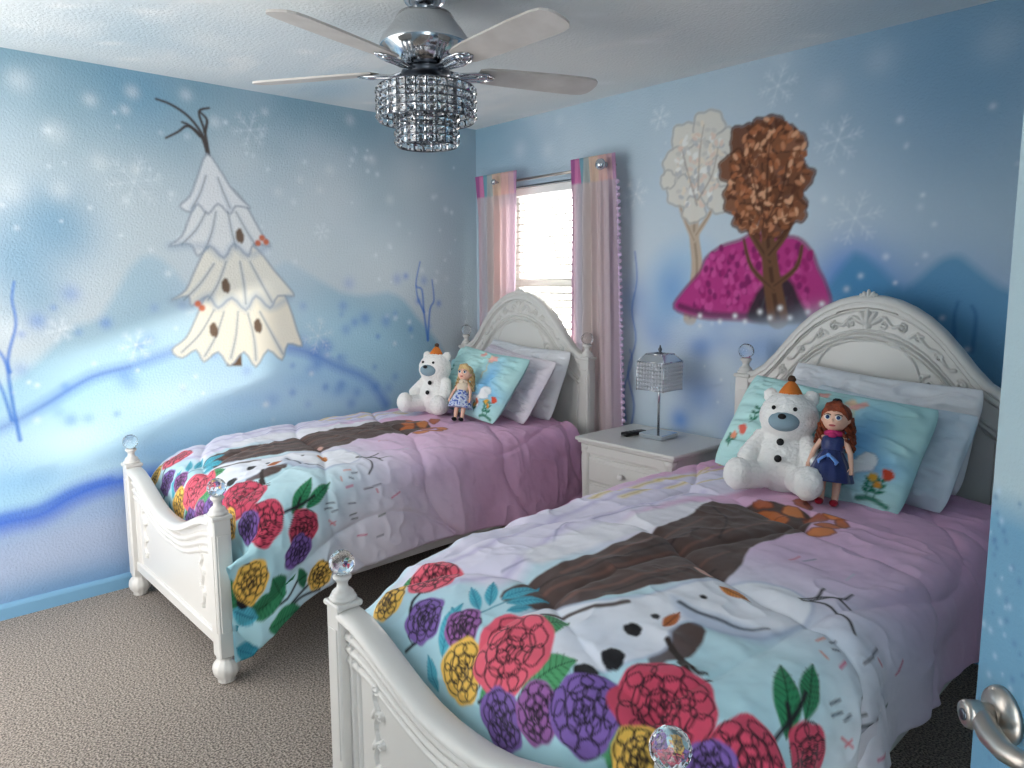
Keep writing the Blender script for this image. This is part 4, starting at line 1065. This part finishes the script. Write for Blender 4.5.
# ------------------------------------------------------------------ pillows
def pillow(name, label, c, w, h, t, lean, yaw, roll, paint, seed, group, flap=None, step=.006):
    na = int(w / step); nb = int(h / step)
    a = np.linspace(-1, 1, na); b = np.linspace(-1, 1, nb)
    A, B = np.meshgrid(a, b, indexing='ij')
    prof = np.clip((1 - np.abs(A) ** 3.2) * (1 - np.abs(B) ** 3.0), 0, 1) ** .55
    lump = 1 + .28 * (fbm(A, B, 1.6, 3, seed) - .5)
    X = w / 2 * A * (1 - .035 * (1 - B ** 2) * np.abs(A) ** 3) * np.sqrt(1 - .13 * B ** 4 * A ** 2)
    Z = h / 2 * B * (1 - .06 * (1 - A ** 2) * np.abs(B) ** 3) * np.sqrt(1 - .13 * A ** 4 * B ** 2) - .012 * (1 - A ** 2) * (B > 0) * B
    rid = 1 - np.abs(2 * fbm(A * 1.2, B * 2, 2.2, 3, seed + 4) - 1)
    wr = .022 * (rid ** 3 - .35) + .012 * (fbm(A, B, 5, 3, seed + 8) - .5)
    edge = np.clip((1 - np.maximum(np.abs(A), np.abs(B))) * 6, 0, 1)
    Yf = -(t / 2 * prof * lump + wr * edge); Yb = t / 2 * prof * lump * .8 + .01 * (fbm(A, B, 4, 3, seed + 3) - .5) * edge
    Yf = np.minimum(Yf, Yb - .002)
    Xc = np.concatenate([X, X[:, ::-1]], 1); Zc = np.concatenate([Z, Z[:, ::-1]], 1); Yc = np.concatenate([Yf, Yb[:, ::-1]], 1)
    C = paint(X, Z); Cc = np.concatenate([C, C[:, ::-1] * 0 + C.reshape(-1, 3).mean(0)], 1)
    # close the loop at the bottom
    Xc = np.concatenate([Xc, Xc[:, :1]], 1); Zc = np.concatenate([Zc, Zc[:, :1]], 1); Yc = np.concatenate([Yc, Yc[:, :1]], 1); Cc = np.concatenate([Cc, Cc[:, :1]], 1)
    o = grid_mesh(name, Xc, Yc, Zc, M['pillow'], Cc)
    o.matrix_world = Matrix.Translation(c) @ Matrix.Rotation(R(yaw), 4, 'Z') @ Matrix.Rotation(R(-lean), 4, 'X') @ Matrix.Rotation(R(roll), 4, 'Y')
    return tag(o, label, 'pillow', group)

def teal_print(U, V):
    n = fbm(U, V, 4, 3, 70)[..., None]
    P = Paint(U, V, lin((168, 218, 220)) * (1 - n) + lin((196, 230, 228)) * n)
    w, h = .34, .2
    # blue wash, small snow mound, tulips and sprigs
    P.spray((0.165, .0), .07, (112, 178, 230), .85, .13)
    P.spray((0.245, -.06), .08, (126, 190, 232), .7, .05)
    P.poly([(0.095, -.14), (0.115, -.10), (0.155, -.09), (0.185, -.045), (0.215, -.03), (0.235, -.05), (0.23, -.085), (0.185, -.11), (0.175, -.15), (0.125, -.165)], (238, 240, 242), 1, .003, 4, (120, 140, 170), .003, .6)
    for c in ((0.14, -.135), (0.155, -.115)): P.ell(c, .006, .006, (40, 40, 46))
    for c, col in (((.10, .12), (240, 176, 168)), ((.08, .135), (244, 206, 170)), ((.12, .135), (240, 176, 168)), ((-.02, .15), (238, 170, 160))):
        P.ell(c, .02, .016, col, .3, .9, .004, wob=.1)
    P.stroke([(.10, .11), (.11, .07), (.09, .04), (.10, .01)], .008, (216, 206, 168), .8)
    G = (40, 120, 92)
    for x0, y0, hh, s in ((-.23, -.03, .09, 1), (.26, -.17, .08, 1), (.235, -.17, .06, -1), (-.29, -.13, .05, 1), (.15, -.17, .05, 1)):
        P.stroke([(x0, y0), (x0 + .006 * s, y0 + hh * .5), (x0 + .012 * s, y0 + hh)], .004, G)
        for k in range(3):
            f = .15 + .28 * k
            P.leaf((x0, y0 + hh * f), (x0 + .022, y0 + hh * f + .02), .012, G, hatch=False); P.leaf((x0, y0 + hh * f), (x0 - .02, y0 + hh * f + .018), .012, G, hatch=False)
    for c, r, col in (((.275, -.085), .017, (214, 84, 60)), ((.235, -.105), .013, (232, 176, 70)), ((.255, -.125), .011, (224, 150, 60)), ((-.25, -.06), .017, (226, 110, 96)), ((-.285, -.085), .013, (232, 150, 120)), ((.165, -.12), .013, (224, 120, 84)), ((.15, -.14), .01, (230, 170, 90))):
        P.ell(c, r, r * 1.1, col, 0, 1, .003, wob=.12, seed=int(abs(c[0]) * 999))
    P.stroke([(.21, -.185), (.25, -.175), (.30, -.185)], .014, G, .9)
    return P.out()
def white_cloth(c1, c2, seed):
    def f(U, V):
        n = np.clip((fbm(U, V, 3, 3, seed) - .35) * 3, 0, 1)[..., None]
        return lin(c1) * (1 - n) + lin(c2) * n
    return f
w1 = white_cloth((236, 236, 238), (226, 228, 234), 5); w2 = white_cloth((232, 226, 232), (220, 212, 226), 8); w3 = white_cloth((206, 224, 238), (222, 232, 240), 12)
pillow('pillow', 'white pillow at the back against the headboard on the bed by the left wall', (.70, -.27, .91), .70, .42, .11, 22, 0, 3, w1, 11, 'white pillows by the window')
pillow('pillow', 'pale lilac-white pillow behind the aqua pillow on the bed by the left wall', (.72, -.395, .90), .67, .40, .12, 32, -4, 6, w2, 14, 'white pillows by the window')
pillow('pillow', 'aqua printed pillow behind the blond doll on the bed by the left wall', (.66, -.55, .905), .68, .42, .14, 36, -5, 3, teal_print, 17, 'aqua pillows')
pillow('pillow', 'long white pillow topmost against the headboard nearest the door', (2.64, -.29, .93), .70, .40, .11, 20, 1, 4, w1, 21, 'white pillows by the door')
pillow('pillow', 'pale blue pillow at the right end of the bed nearest the door', (2.71, -.42, .885), .58, .38, .115, 32, 0, 6, w3, 24, 'white pillows by the door')
pillow('pillow', 'aqua printed pillow behind the auburn doll on the bed nearest the door', (2.57, -.56, .90), .70, .43, .14, 37, 3, 6, teal_print, 27, 'aqua pillows')

# ------------------------------------------------------------------ soft toys and dolls
def blob(name, mb, voxel, mat_, parent, fuzz=0., smooth=4):
    o = mb.build(name, mat_, parent)
    r = o.modifiers.new('fuse', 'REMESH'); r.mode = 'VOXEL'; r.voxel_size = voxel; r.use_smooth_shade = True
    s = o.modifiers.new('soften', 'SMOOTH'); s.factor = .6; s.iterations = smooth
    if fuzz:
        tx = bpy.data.textures.get('fur_tufts') or bpy.data.textures.new('fur_tufts', 'CLOUDS')
        tx.noise_scale = .012; tx.noise_depth = 2
        d = o.modifiers.new('tufts', 'DISPLACE'); d.texture = tx; d.strength = fuzz; d.mid_level = .4
    return o

def bear(label, loc, rotz, s, tilt, mir=1):
    t = thing('plush_bear', label, 'plush toy', loc, rotz, 'white plush bears')
    m = MB()
    m.ball((0, .02, .125), (.118, .10, .128), 20, 14); m.ball((0, .02, .215), (.085, .078, .07), 18, 12)
    m.ball((.012 * mir, .0, .305), (.112, .098, .100), 20, 14)                       # head
    for q in (-1, 1): m.ball((q * .078 + .012 * mir, .012, .388), (.030, .020, .030), 14, 10)
    for q in (-1, 1):
        m.cone((q * .07, -.02, .065), (q * .125 + .0, -.12, .058), .055, .056, 14)   # legs stretched forward
        m.ball((q * .13, -.15, .066), (.054, .045, .064), 16, 12)
        m.cone((q * .085, .0, .215), (q * .125, -.055, .135), .034, .036, 12)        # arms resting on the tummy
    body = blob('body', m, .006, M['plush'], t, .010)
    m = MB(); m.ball((.012 * mir, -.078, .287), (.060, .040, .040), 18, 12); blob('muzzle', m, .004, M['muzzle'], t)
    MB().ball((.012 * mir, -.118, .306), (.016, .010, .011), 12, 8).build('nose', M['black'], t)
    for q in (-1, 1): MB().ball((q * .04 + .012 * mir, -.088, .338), .0085, 10, 8).build('eye', M['black'], t)
    for z, y in ((.205, -.074), (.140, -.093)):
        MB().ball((0.004, y, z), (.0145, .010, .0145), 10, 8).build('button', M['black'], t)
    hat = MB(); hat.lathe([(.040, 0), (.043, .008), (.036, .022), (.024, .042), (.010, .058), (.004, .062)], 20, (.012 * mir, .0, .392), True, lambda a: 1 + .06 * math.cos(9 * a))
    h = hat.build('felt_cap', M['orange'], t)
    blob('pompom', MB().ball((.012 * mir, 0, .458), .0155, 14, 10), .003, M['brown'], h, .004, 1)
    t.scale = (s, s, s); t.rotation_euler = (R(tilt), 0, rotz)
    return t
bear('white plush bear in orange cap sitting beside the auburn-haired doll', (2.525, -.745, .728), R(14), .87, -10)
bear('white plush bear in orange cap sitting beside the blond doll', (.495, -.745, .728), R(20), .84, -10, -1)

def doll(label, loc, rotz, s, tilt, hair, bodice, skirt, sash, scarf, shoes, curls, group):
    t = thing('doll', label, 'doll', loc, rotz, group)
    m = MB()
    for q in (-1, 1):
        m.cone((q * .026, .0, .022), (q * .028, .0, .09), .0125, .017, 12); m.cone((q * .028, 0, .09), (q * .026, .004, .17), .017, .021, 12)
    m.ball((0, .004, .19), (.040, .030, .035), 16, 10); m.ball((0, .004, .245), (.036, .026, .042), 16, 10); m.cone((0, .004, .27), (0, .002, .30), .014, .013, 10)
    for q in (-1, 1):
        m.cone((q * .038, .004, .266), (q * .066, -.002, .215), .0125, .011, 10); m.cone((q * .066, -.002, .215), (q * .078, -.020, .165), .011, .0088, 10)
        m.ball((q * .080, -.024, .154), (.009, .008, .012), 10, 8)
    m.ball((0, 0, .345), (.050, .047, .053), 20, 14); m.ball((0, -.012, .325), (.036, .036, .030), 16, 10)
    for q in (-1, 1): m.ball((q * .050, .004, .342), (.006, .009, .013), 8, 6)
    m.ball((0, -.048, .336), (.005, .006, .006), 8, 6)
    body = blob('body', m, .003, M['skin'], t, 0, 3)
    for q in (-1, 1):
        f = MB()
        for k in range(4):
            x = q * (.075 + .0034 * k); f.cone((x, -.026 - .001 * k, .148), (x, -.030, .133 + .0015 * abs(k - 1.5)), .0023, .0018, 6)
        f.cone((q * .074, -.032, .155), (q * .070, -.037, .146), .0025, .002, 6)
        f.build('fingers', M['skin'], body)
        e = MB(); e.ball((q * .020, -.0425, .349), (.0125, .006, .0105), 14, 10); eo = e.build('eye', M['eyewhite'], t)
        MB().ball((q * .020, -.0472, .349), (.0075, .003, .0080), 12, 8).build('iris', M['eye'], eo)
        MB().tube([(q * .008, -.0465, .358), (q * .020, -.0480, .3625), (q * .034, -.042, .357)], .0016, 6).build('lash', M['black'], eo)
        sh = MB(); sh.ball((q * .027, -.016, .014), (.016, .030, .014), 14, 10); sh.build('shoe', shoes, t)
    MB().ball((0, -.0465, .317), (.013, .004, .0042), 12, 8).build('lips', M['lips'], t)
    # skirt, bodice
    g = MB(); g.lathe([(.085, .098), (.088, .102), (.080, .13), (.066, .165), (.050, .195), (.039, .215), (.036, .222)], 72, (0, 0, 0), True, lambda a: 1 + .035 * math.cos(11 * a)); sk = g.build('skirt', skirt, t)
    g = MB(); g.lathe([(.0385, .213), (.041, .225), (.043, .25), (.040, .268), (.026, .28), (.018, .285)], 36); g.xf(Matrix.Diagonal((1.03, .80, 1, 1))); g.build('bodice', bodice, t)
    if sash:
        g = MB()
        for q in (-1, 1): g.tube([(q * .004, -.052, .2), (q * .018, -.063, .190), (q * .034, -.064, .176), (q * .03, -.068, .165)], [.006, .010, .011, .004], 10, flat=.5)
        g.ball((0, -.055, .2), (.009, .006, .009), 10, 8); g.build('bow', sash, sk)
    if scarf:
        g = MB(); pts = [(.026 * math.cos(a), .003 + .024 * math.sin(a), .288 + .003 * math.sin(3 * a)) for a in np.linspace(0, 2 * PI, 24, endpoint=False)]
        g.tube(pts, .012, 10, closed=True); g.ball((0, -.026, .280), (.018, .012, .012), 12, 8)
        g.build('scarf', scarf, t)
    # hair
    g = MB(); g.ball((0, .012, .358), (.057, .052, .052), 24, 14)
    for k in range(9):
        a = -.95 + 1.9 * k / 8
        g.tube([(0.004, -.006, .411), (math.sin(a) * .03, -.034, .398), (math.sin(a) * .052, -.034 + .016 * abs(a), .372 - .012 * abs(a))], [.010, .011, .007], 8)
    hr = blob('hair', g, .0035, hair, t, .003, 2)
    g = MB(); q = random.Random(4)
    for k in range(curls):
        sd = -1 if k % 2 else 1
        a = R(20 + 100 * (k // 2) / max(1, curls // 2 - 1)); x0 = sd * .052 * math.sin(a) ; y0 = .012 - .05 * math.cos(a) * .6 + .02
        L = q.uniform(.11, .14); pts = []
        for i in range(26):
            f = i / 25; b = f * 16 + k
            pts.append((x0 * (1 + .32 * f) + .008 * math.cos(b) * min(1, f * 3), y0 + .010 * math.sin(b) * min(1, f * 3) - .006 * f, .355 - L * f))
        g.tube(pts, [.0085 * (1 - .35 * i / 25) for i in range(26)], 7)
    g.build('curls', hair, hr)
    t.scale = (s, s, s); t.rotation_euler = (R(tilt), 0, rotz)
    return t
d = doll('auburn-haired doll in navy dress and pink scarf on the bed nearest the door', (2.70, -.765, .728), R(10), .83, -11, M['auburn'], M['navy'], M['navy'], M['sky'], M['pink'], M['red'], 18, 'dolls')
MB().lathe([(.016, 0), (.020, .003), (.016, .014), (.008, .018)], 16, (.0, .0, .408)).build('cap', M['black'], d)
doll('blond doll in cream top and blue printed skirt on the left wall bed', (.76, -.775, .728), R(24), .75, -19, M['blond'], M['cream'], M['printskirt'], None, M['cream'], M['blackcloth'], 14, 'dolls')
# ------------------------------------------------------------------ nightstand, lamp, remote
ns = thing('nightstand', 'white nightstand with drawers between the two beds', 'nightstand', (1.628, -.262, 0))
W, D_, HT = .585, .47, .70
m = MB(); m.box((0, 0, HT - .009), (W, D_, .018), .007); m.box((0, 0, HT - .023), (W - .022, D_ - .02, .012), .005); m.build('top', M['white'], ns)
m = MB(); m.box((0, .008, .37), (W - .06, D_ - .05, .602), .004); m.box((0, -.004, .645), (W - .05, D_ - .05, .045), .003); m.build('carcass', M['white'], ns)
for z0, z1 in ((.488, .610), (.335, .470), (.150, .317)):
    m = MB(); m.box((0, -D_ / 2 + .030, (z0 + z1) / 2), (W - .155, .022, z1 - z0), .004); m.box((0, -D_ / 2 + .018, (z0 + z1) / 2), (W - .20, .006, z1 - z0 - .04), .0025)
    dr = m.build('drawer', M['white'], ns)
    k = MB(); k.lathe([(.007, 0), (.006, .008), (.008, .012), (.0145, .018), (.016, .024), (.012, .030), (.004, .032)], 20); k.xf(Matrix.Translation((0, -D_ / 2 + .016, (z0 + z1) / 2)) @ Matrix.Rotation(R(90), 4, 'X')); k.build('knob', M['white'], dr)
for s in (-1, 1):
    m = MB(); m.lathe([(.030, .07), (.030, .1), (.024, .12), (.022, .3), (.026, .45), (.030, .55), (.031, .60), (.026, .63), (.032, .645), (.032, .668)], 24, (s * (W / 2 - .048), -D_ / 2 + .045, 0)); m.build('corner_column', M['white'], ns)
    for y in (-D_ / 2 + .05, D_ / 2 - .05):
        m = MB(); m.lathe([(.020, 0), (.024, .01), (.032, .04), (.030, .06), (.024, .075)], 20, (s * (W / 2 - .05), y, 0)); m.build('foot', M['white'], ns)

lp = thing('table_lamp', 'chrome table lamp with square beaded shade on the nightstand', 'lamp', (1.632, -.215, .7))
MB().box((0, 0, .012), (.135, .135, .024), .003).build('base', M['chrome'], lp)
MB().tube([(0, 0, .024), (0, 0, .40)], .0065, 14).build('stem', M['chrome'], lp)
sw = .155; z0, z1 = .235, .375
shd = MB()
for z, r_ in ((z1, .0035), (z0 + .004, .0018), (z1 + .036, .003)):
    h_ = sw / 2 if z < z1 + .01 else sw / 2 - .030
    P4 = [(-h_, -h_, z), (h_, -h_, z), (h_, h_, z), (-h_, h_, z)]
    for i in range(4): shd.tube([P4[i], P4[(i + 1) % 4]], r_, 8)
for sx in (-1, 1):
    for sy in (-1, 1):
        a = (sx * sw / 2, sy * sw / 2); b = (sx * (sw / 2 - .03), sy * (sw / 2 - .03))
        shd.tube([(a[0], a[1], z0), (a[0], a[1], z1)], .0022, 8); shd.tube([(a[0], a[1], z1), (b[0], b[1], z1 + .036)], .003, 8)
        shd.tube([(b[0], b[1], z1 + .036), (0, 0, z1 + .038)], .002, 6)
for k in range(4):
    Mr = Matrix.Rotation(k * PI / 2, 4, 'Z'); b0 = len(shd.v)
    hh = sw / 2; h2 = hh - .03; tk = .0015
    V = [(-hh, -hh, z1), (hh, -hh, z1), (h2, -h2, z1 + .036), (-h2, -h2, z1 + .036)]
    V += [(x, y + tk, z - tk) for x, y, z in V]
    F = [(0, 1, 2, 3), (7, 6, 5, 4), (0, 4, 5, 1), (1, 5, 6, 2), (2, 6, 7, 3), (3, 7, 4, 0)]
    shd.add([Mr @ Vector(p) for p in V], F, False)
so = shd.build('lamp_shade', M['chrome'], lp)
g = MB()
for k in range(4):
    Mr = Matrix.Rotation(k * PI / 2, 4, 'Z')
    for i in range(9):
        x = -sw / 2 + (i + .5) * sw / 9
        for j in range(7):
            z = z0 + .004 + (j + .5) * (z1 - z0 - .006) / 7
            c = Mr @ Vector((x, -sw / 2 + .001, z)); g.ball(c, (.0080, .0080, .0098), 8, 6, False)
bd = g.build('bead_strands', M['bead'], so); bd['kind'] = 'stuff'
MB().lathe([(.009, 0), (.012, .004), (.006, .010), (.009, .016), (.010, .022), (.005, .03), (.002, .042)], 14, (0, 0, .412)).build('finial', M['smoky'], lp)

rc = thing('remote_control', 'small black remote control lying on the nightstand', 'remote control', (1.520, -.262, .7005), R(-10))
m = MB(); m.box((0, 0, .010), (.042, .140, .018), .007, True); m.build('body', M['plastic'], rc)
for i in range(4):
    for j in range(2): MB().box((-.009 + .018 * j, -.04 + .024 * i, .0195), (.010, .009, .003), .001).build('button', M['rubber'], rc)

# ------------------------------------------------------------------ ceiling fan with crystal light
fan = thing('ceiling_fan', 'silver ceiling fan with two-tier crystal drum light', 'ceiling fan', (1.60, -1.56, 0))
MB().lathe([(.022, 2.396), (.050, 2.400), (.066, 2.408), (.074, 2.42), (.076, 2.4395)], 40).build('canopy', M['chrome'], fan)
MB().tube([(0, 0, 2.37), (0, 0, 2.41)], .017, 16).build('downrod', M['chrome'], fan)
MB().lathe([(.070, 2.195), (.082, 2.20), (.100, 2.212), (.156, 2.258), (.159, 2.270), (.155, 2.282), (.108, 2.345), (.092, 2.372), (.04, 2.382), (.018, 2.384)], 56).build('motor_housing', M['chrome'], fan)
MB().lathe([(.055, 2.168), (.080, 2.172), (.086, 2.180), (.082, 2.192), (.07, 2.196)], 48).build('switch_collar', M['smoky'], fan)
MB().lathe([(.048, 2.06), (.050, 2.07), (.050, 2.16), (.054, 2.17)], 32).build('light_stem', M['smoky'], fan)
for k in range(5):
    a = R(-2 + 72 * k); Mr = Matrix.Rotation(a, 4, 'Z') @ Matrix.Translation((0, 0, 2.185)) @ Matrix.Rotation(R(-11), 4, 'X')
    out = []
    for x, wv in ((.19, .040), (.22, .052), (.28, .058), (.40, .063), (.52, .067), (.60, .067), (.635, .060), (.652, .042), (.658, .02)): out.append((x, wv))
    poly = [(x, wv) for x, wv in out] + [(x, -wv) for x, wv in out[::-1]]
    m = MB(); m.prism(poly, .004, .011); m.xf(Mr); bo = m.build('blade', M['blade'], fan)
    m = MB()
    for s in (-1, 1): m.tube([(.075, s * .012, .0), (.12, s * .018, -.006), (.17, s * .030, -.004), (.215, s * .026, .0), (.25, s * .006, .001)], [.009, .008, .008, .008, .006], 8, flat=.6)
    m.tube([(.075, 0, 0), (.13, 0, -.008), (.19, 0, -.003), (.25, 0, .001)], [.012, .009, .009, .006], 8)
    m.lathe([(.006, -.012), (.020, -.010), (.025, -.004), (.025, .003)], 20, (.205, 0, 0)); m.xf(Mr); m.build('blade_iron', M['chrome'], bo)
def drum(name, rad, ztop, rows, n, ch):
    g = MB(); zb = ztop - rows * ch
    for j in range(rows + 1): g.tube([(rad * math.cos(a), rad * math.sin(a), ztop - j * ch) for a in np.linspace(0, 2 * PI, n * 2, endpoint=False)], .0022, 6, closed=True)
    for i in range(n):
        a = 2 * PI * i / n; g.tube([(rad * math.cos(a), rad * math.sin(a), ztop), (rad * math.cos(a), rad * math.sin(a), zb)], .0020, 6)
    for i in range(6):
        a = 2 * PI * i / 6; g.tube([(.045 * math.cos(a), .045 * math.sin(a), ztop - .004), (rad * math.cos(a), rad * math.sin(a), ztop - .004)], .003, 6)
    o = g.build(name, M['smoky'], fan)
    c = MB(); cw = 2 * PI * rad / n
    for i in range(n):
        a = 2 * PI * (i + .5) / n
        for j in range(rows):
            z = ztop - (j + .5) * ch; Mx = Matrix.Translation((rad * math.cos(a), rad * math.sin(a), z)) @ Matrix.Rotation(a, 4, 'Z')
            hw, hh, dp = cw * .44, ch * .44, .010; t2 = .45
            V = [(0, -hw, -hh), (0, hw, -hh), (0, hw, hh), (0, -hw, hh)]
            V += [(dp, y * t2, z_) for (_, y, z_) in [(0, -hw, -hh * t2), (0, hw, -hh * t2), (0, hw, hh * t2), (0, -hw, hh * t2)]]
            V += [(-dp, y * t2, z_) for (_, y, z_) in [(0, -hw, -hh * t2), (0, hw, -hh * t2), (0, hw, hh * t2), (0, -hw, hh * t2)]]
            F = [(4, 5, 6, 7), (11, 10, 9, 8)]
            for q in range(4): F += [(q, (q + 1) % 4, 4 + (q + 1) % 4, 4 + q), (8 + q, 8 + (q + 1) % 4, (q + 1) % 4, q)]
            c.add([Mx @ Vector(p) for p in V], F, False)
    co = c.build('crystals', M['crystal'], o); co['kind'] = 'stuff'
    return o
drum('upper_drum', .166, 2.130, 4, 30, .0275)
drum('lower_drum', .104, 2.045, 4, 19, .0275)

# ------------------------------------------------------------------ open door at the right
th = R(316); dd = Vector((math.cos(th), math.sin(th), 0)); nn = Vector((dd.y, -dd.x, 0))
if nn.dot(Vector((3.695, -3.092, 0)) - Vector((3.47, -2.0, 0))) < 0: nn = -nn
rose = Vector((3.482, -2.035, .912)); edge_ = rose - dd * .058
dw = .76
door = bpy.data.objects.new('door_1', None); link(door); struct(door, 'pale blue painted door standing open at the right, speckled blue below', 'door')
door.location = (edge_.x, edge_.y, 0)
dm = Matrix(((dd.x, -nn.x, 0, edge_.x), (dd.y, -nn.y, 0, edge_.y), (0, 0, 1, 0), (0, 0, 0, 1)))
# local: x along the leaf from the latch, y into the leaf (away from the visible face)
xs = np.concatenate([[0, 0], np.linspace(0, dw, 150), [dw]]); zs = np.linspace(.012, 2.03, 640)
UU, VV = np.meshgrid(np.linspace(0, dw, 240), zs, indexing='ij')
k = np.clip((VV - 1.16 - .05 * (fbm(UU, VV, 5, 3, 3) - .5)) / .05, 0, 1)[..., None]
C = lin((112, 160, 188)) * (1 - k) + lin((176, 196, 202)) * k
k2 = np.clip((.95 - VV) / .5, 0, 1)[..., None] * .35; C = C * (1 - k2) + lin((100, 150, 196)) * k2
P = Paint(UU, VV, C); q = np.random.default_rng(6)
for i in range(900): P.spray((q.uniform(0, .76), q.uniform(.5, 1.2)), q.uniform(.0025, .005), [(188, 212, 228), (72, 116, 160), (84, 126, 168)][i % 3], .6)
C = P.out(); n = 150
Xd = np.concatenate([UU, UU[-1:], UU[:1], UU[:1]]); Zd = np.concatenate([VV, VV[-1:], VV[:1], VV[:1]]); Yd = np.concatenate([UU * 0, UU[:1] * 0 + .035, UU[:1] * 0 + .035, UU[:1] * 0]); Cd = np.concatenate([C, C[-1:], C[:1], C[:1]])
leaf = grid_mesh('door_leaf', Xd, Yd, Zd, M['door'], Cd, door, smooth=False)
leaf.rotation_euler = (0, 0, math.atan2(dd.y, dd.x))
if dm.to_3x3().determinant() < 0 or (Matrix.Rotation(th, 3, 'Z') @ Vector((0, 1, 0))).dot(nn) > 0: leaf.scale = (1, -1, 1)
h = bpy.data.objects.new('door_handle', None); link(h, door); h['label'] = 'satin nickel lever handle'
def wpt(a, b, c): return Vector((rose.x, rose.y, rose.z)) + dd * a + nn * b + Vector((0, 0, c)) - Vector((edge_.x, edge_.y, 0))
Mh = Matrix(((dd.x, 0, nn.x, 0), (dd.y, 0, nn.y, 0), (0, 1, 0, 0), (0, 0, 0, 1)))
Mh.translation = rose - Vector((edge_.x, edge_.y, 0))
m = MB(); m.lathe([(.036, .0), (.036, .004), (.033, .010), (.024, .015), (.016, .018)], 40); m.xf(Mh); m.build('rose', M['nickel'], h)
m = MB(); m.lathe([(.0145, .012), (.0145, .026), (.0175, .030), (.0180, .046), (.0165, .050), (.012, .052)], 28); m.xf(Mh); m.build('lever_neck', M['nickel'], h)
m = MB(); m.lathe([(.0075, .051), (.0075, .0535), (.0055, .0545), (.001, .0545)], 20); m.xf(Mh); m.build('privacy_pin', M['smoky'], h)
m = MB(); m.tube([wpt(-.006, .034, .0), wpt(.015, .035, -.001), (wpt(.04, .042, -.003)), wpt(.07, .044, -.003), wpt(.095, .040, .001), wpt(.115, .033, .003), wpt(.124, .029, .003)], [.0135, .0145, .0145, .013, .0125, .012, .007], 18); m.build('lever', M['nickel'], h)

# ------------------------------------------------------------------ light: low sun through the window, bright sky
sun = bpy.data.lights.new('sun', 'SUN'); sun.energy = SUN_E; sun.angle = R(2.2); sun.color = (1., .93, .82)
so_ = bpy.data.objects.new('sun', sun); link(so_)
sd = Vector((-1, -2.8, -.93)); so_.rotation_euler = sd.to_track_quat('-Z', 'Y').to_euler()
wd = bpy.data.worlds.new('sky'); SC.world = wd; wd.use_nodes = True
nt = wd.node_tree; N = nt.nodes; L = nt.links
tc = N.new('ShaderNodeTexCoord'); dp = N.new('ShaderNodeVectorMath'); dp.operation = 'DOT_PRODUCT'
v = Vector((.0, .97, .24)).normalized(); dp.inputs[1].default_value = v
L.new(tc.outputs['Generated'], dp.inputs[0])
rp = N.new('ShaderNodeValToRGB'); L.new(dp.outputs['Value'], rp.inputs['Fac'])
rp.color_ramp.elements[0].position = .0; rp.color_ramp.elements[0].color = (FRONT * 1.02, FRONT * 1., FRONT * .97, 1)
rp.color_ramp.elements[1].position = .75; rp.color_ramp.elements[1].color = (1.15, 1.12, 1.07, 1)
e = rp.color_ramp.elements.new(.3); e.color = (.36, .365, .37, 1)
bg = N['Background']; L.new(rp.outputs['Color'], bg.inputs['Color']); bg.inputs['Strength'].default_value = SKY

# ------------------------------------------------------------------ camera
cam = bpy.data.cameras.new('camera'); co = bpy.data.objects.new('camera', cam); link(co); SC.camera = co
cam.sensor_width = 36; cam.lens = 716.83 / 1024 * 36
cam.shift_x = (512 - 498.42) / 1024; cam.shift_y = (368.40 - 384) / 1024
cam.clip_start = .02
yaw, pitch, roll = R(48.418), R(7.06), R(-.328)
d_ = Vector((-math.sin(yaw) * math.cos(pitch), math.cos(yaw) * math.cos(pitch), -math.sin(pitch)))
r_ = Vector((math.cos(yaw), math.sin(yaw), 0)); u_ = r_.cross(d_)
r2 = r_ * math.cos(roll) + u_ * math.sin(roll); u2 = -r_ * math.sin(roll) + u_ * math.cos(roll)
co.matrix_world = Matrix(((r2.x, u2.x, -d_.x, 3.695), (r2.y, u2.y, -d_.y, -3.092), (r2.z, u2.z, -d_.z, 1.472), (0, 0, 0, 1)))
vs = SC.view_settings; vs.view_transform = 'Standard'; vs.look = 'None'; vs.gamma = 1; vs.use_curve_mapping = False; vs.exposure = EXPO
SC.cycles.use_denoising = True; SC.cycles.max_bounces = 8; SC.cycles.transmission_bounces = 8; SC.cycles.sample_clamp_indirect = 6; SC.cycles.caustics_refractive = False; SC.cycles.caustics_reflective = False
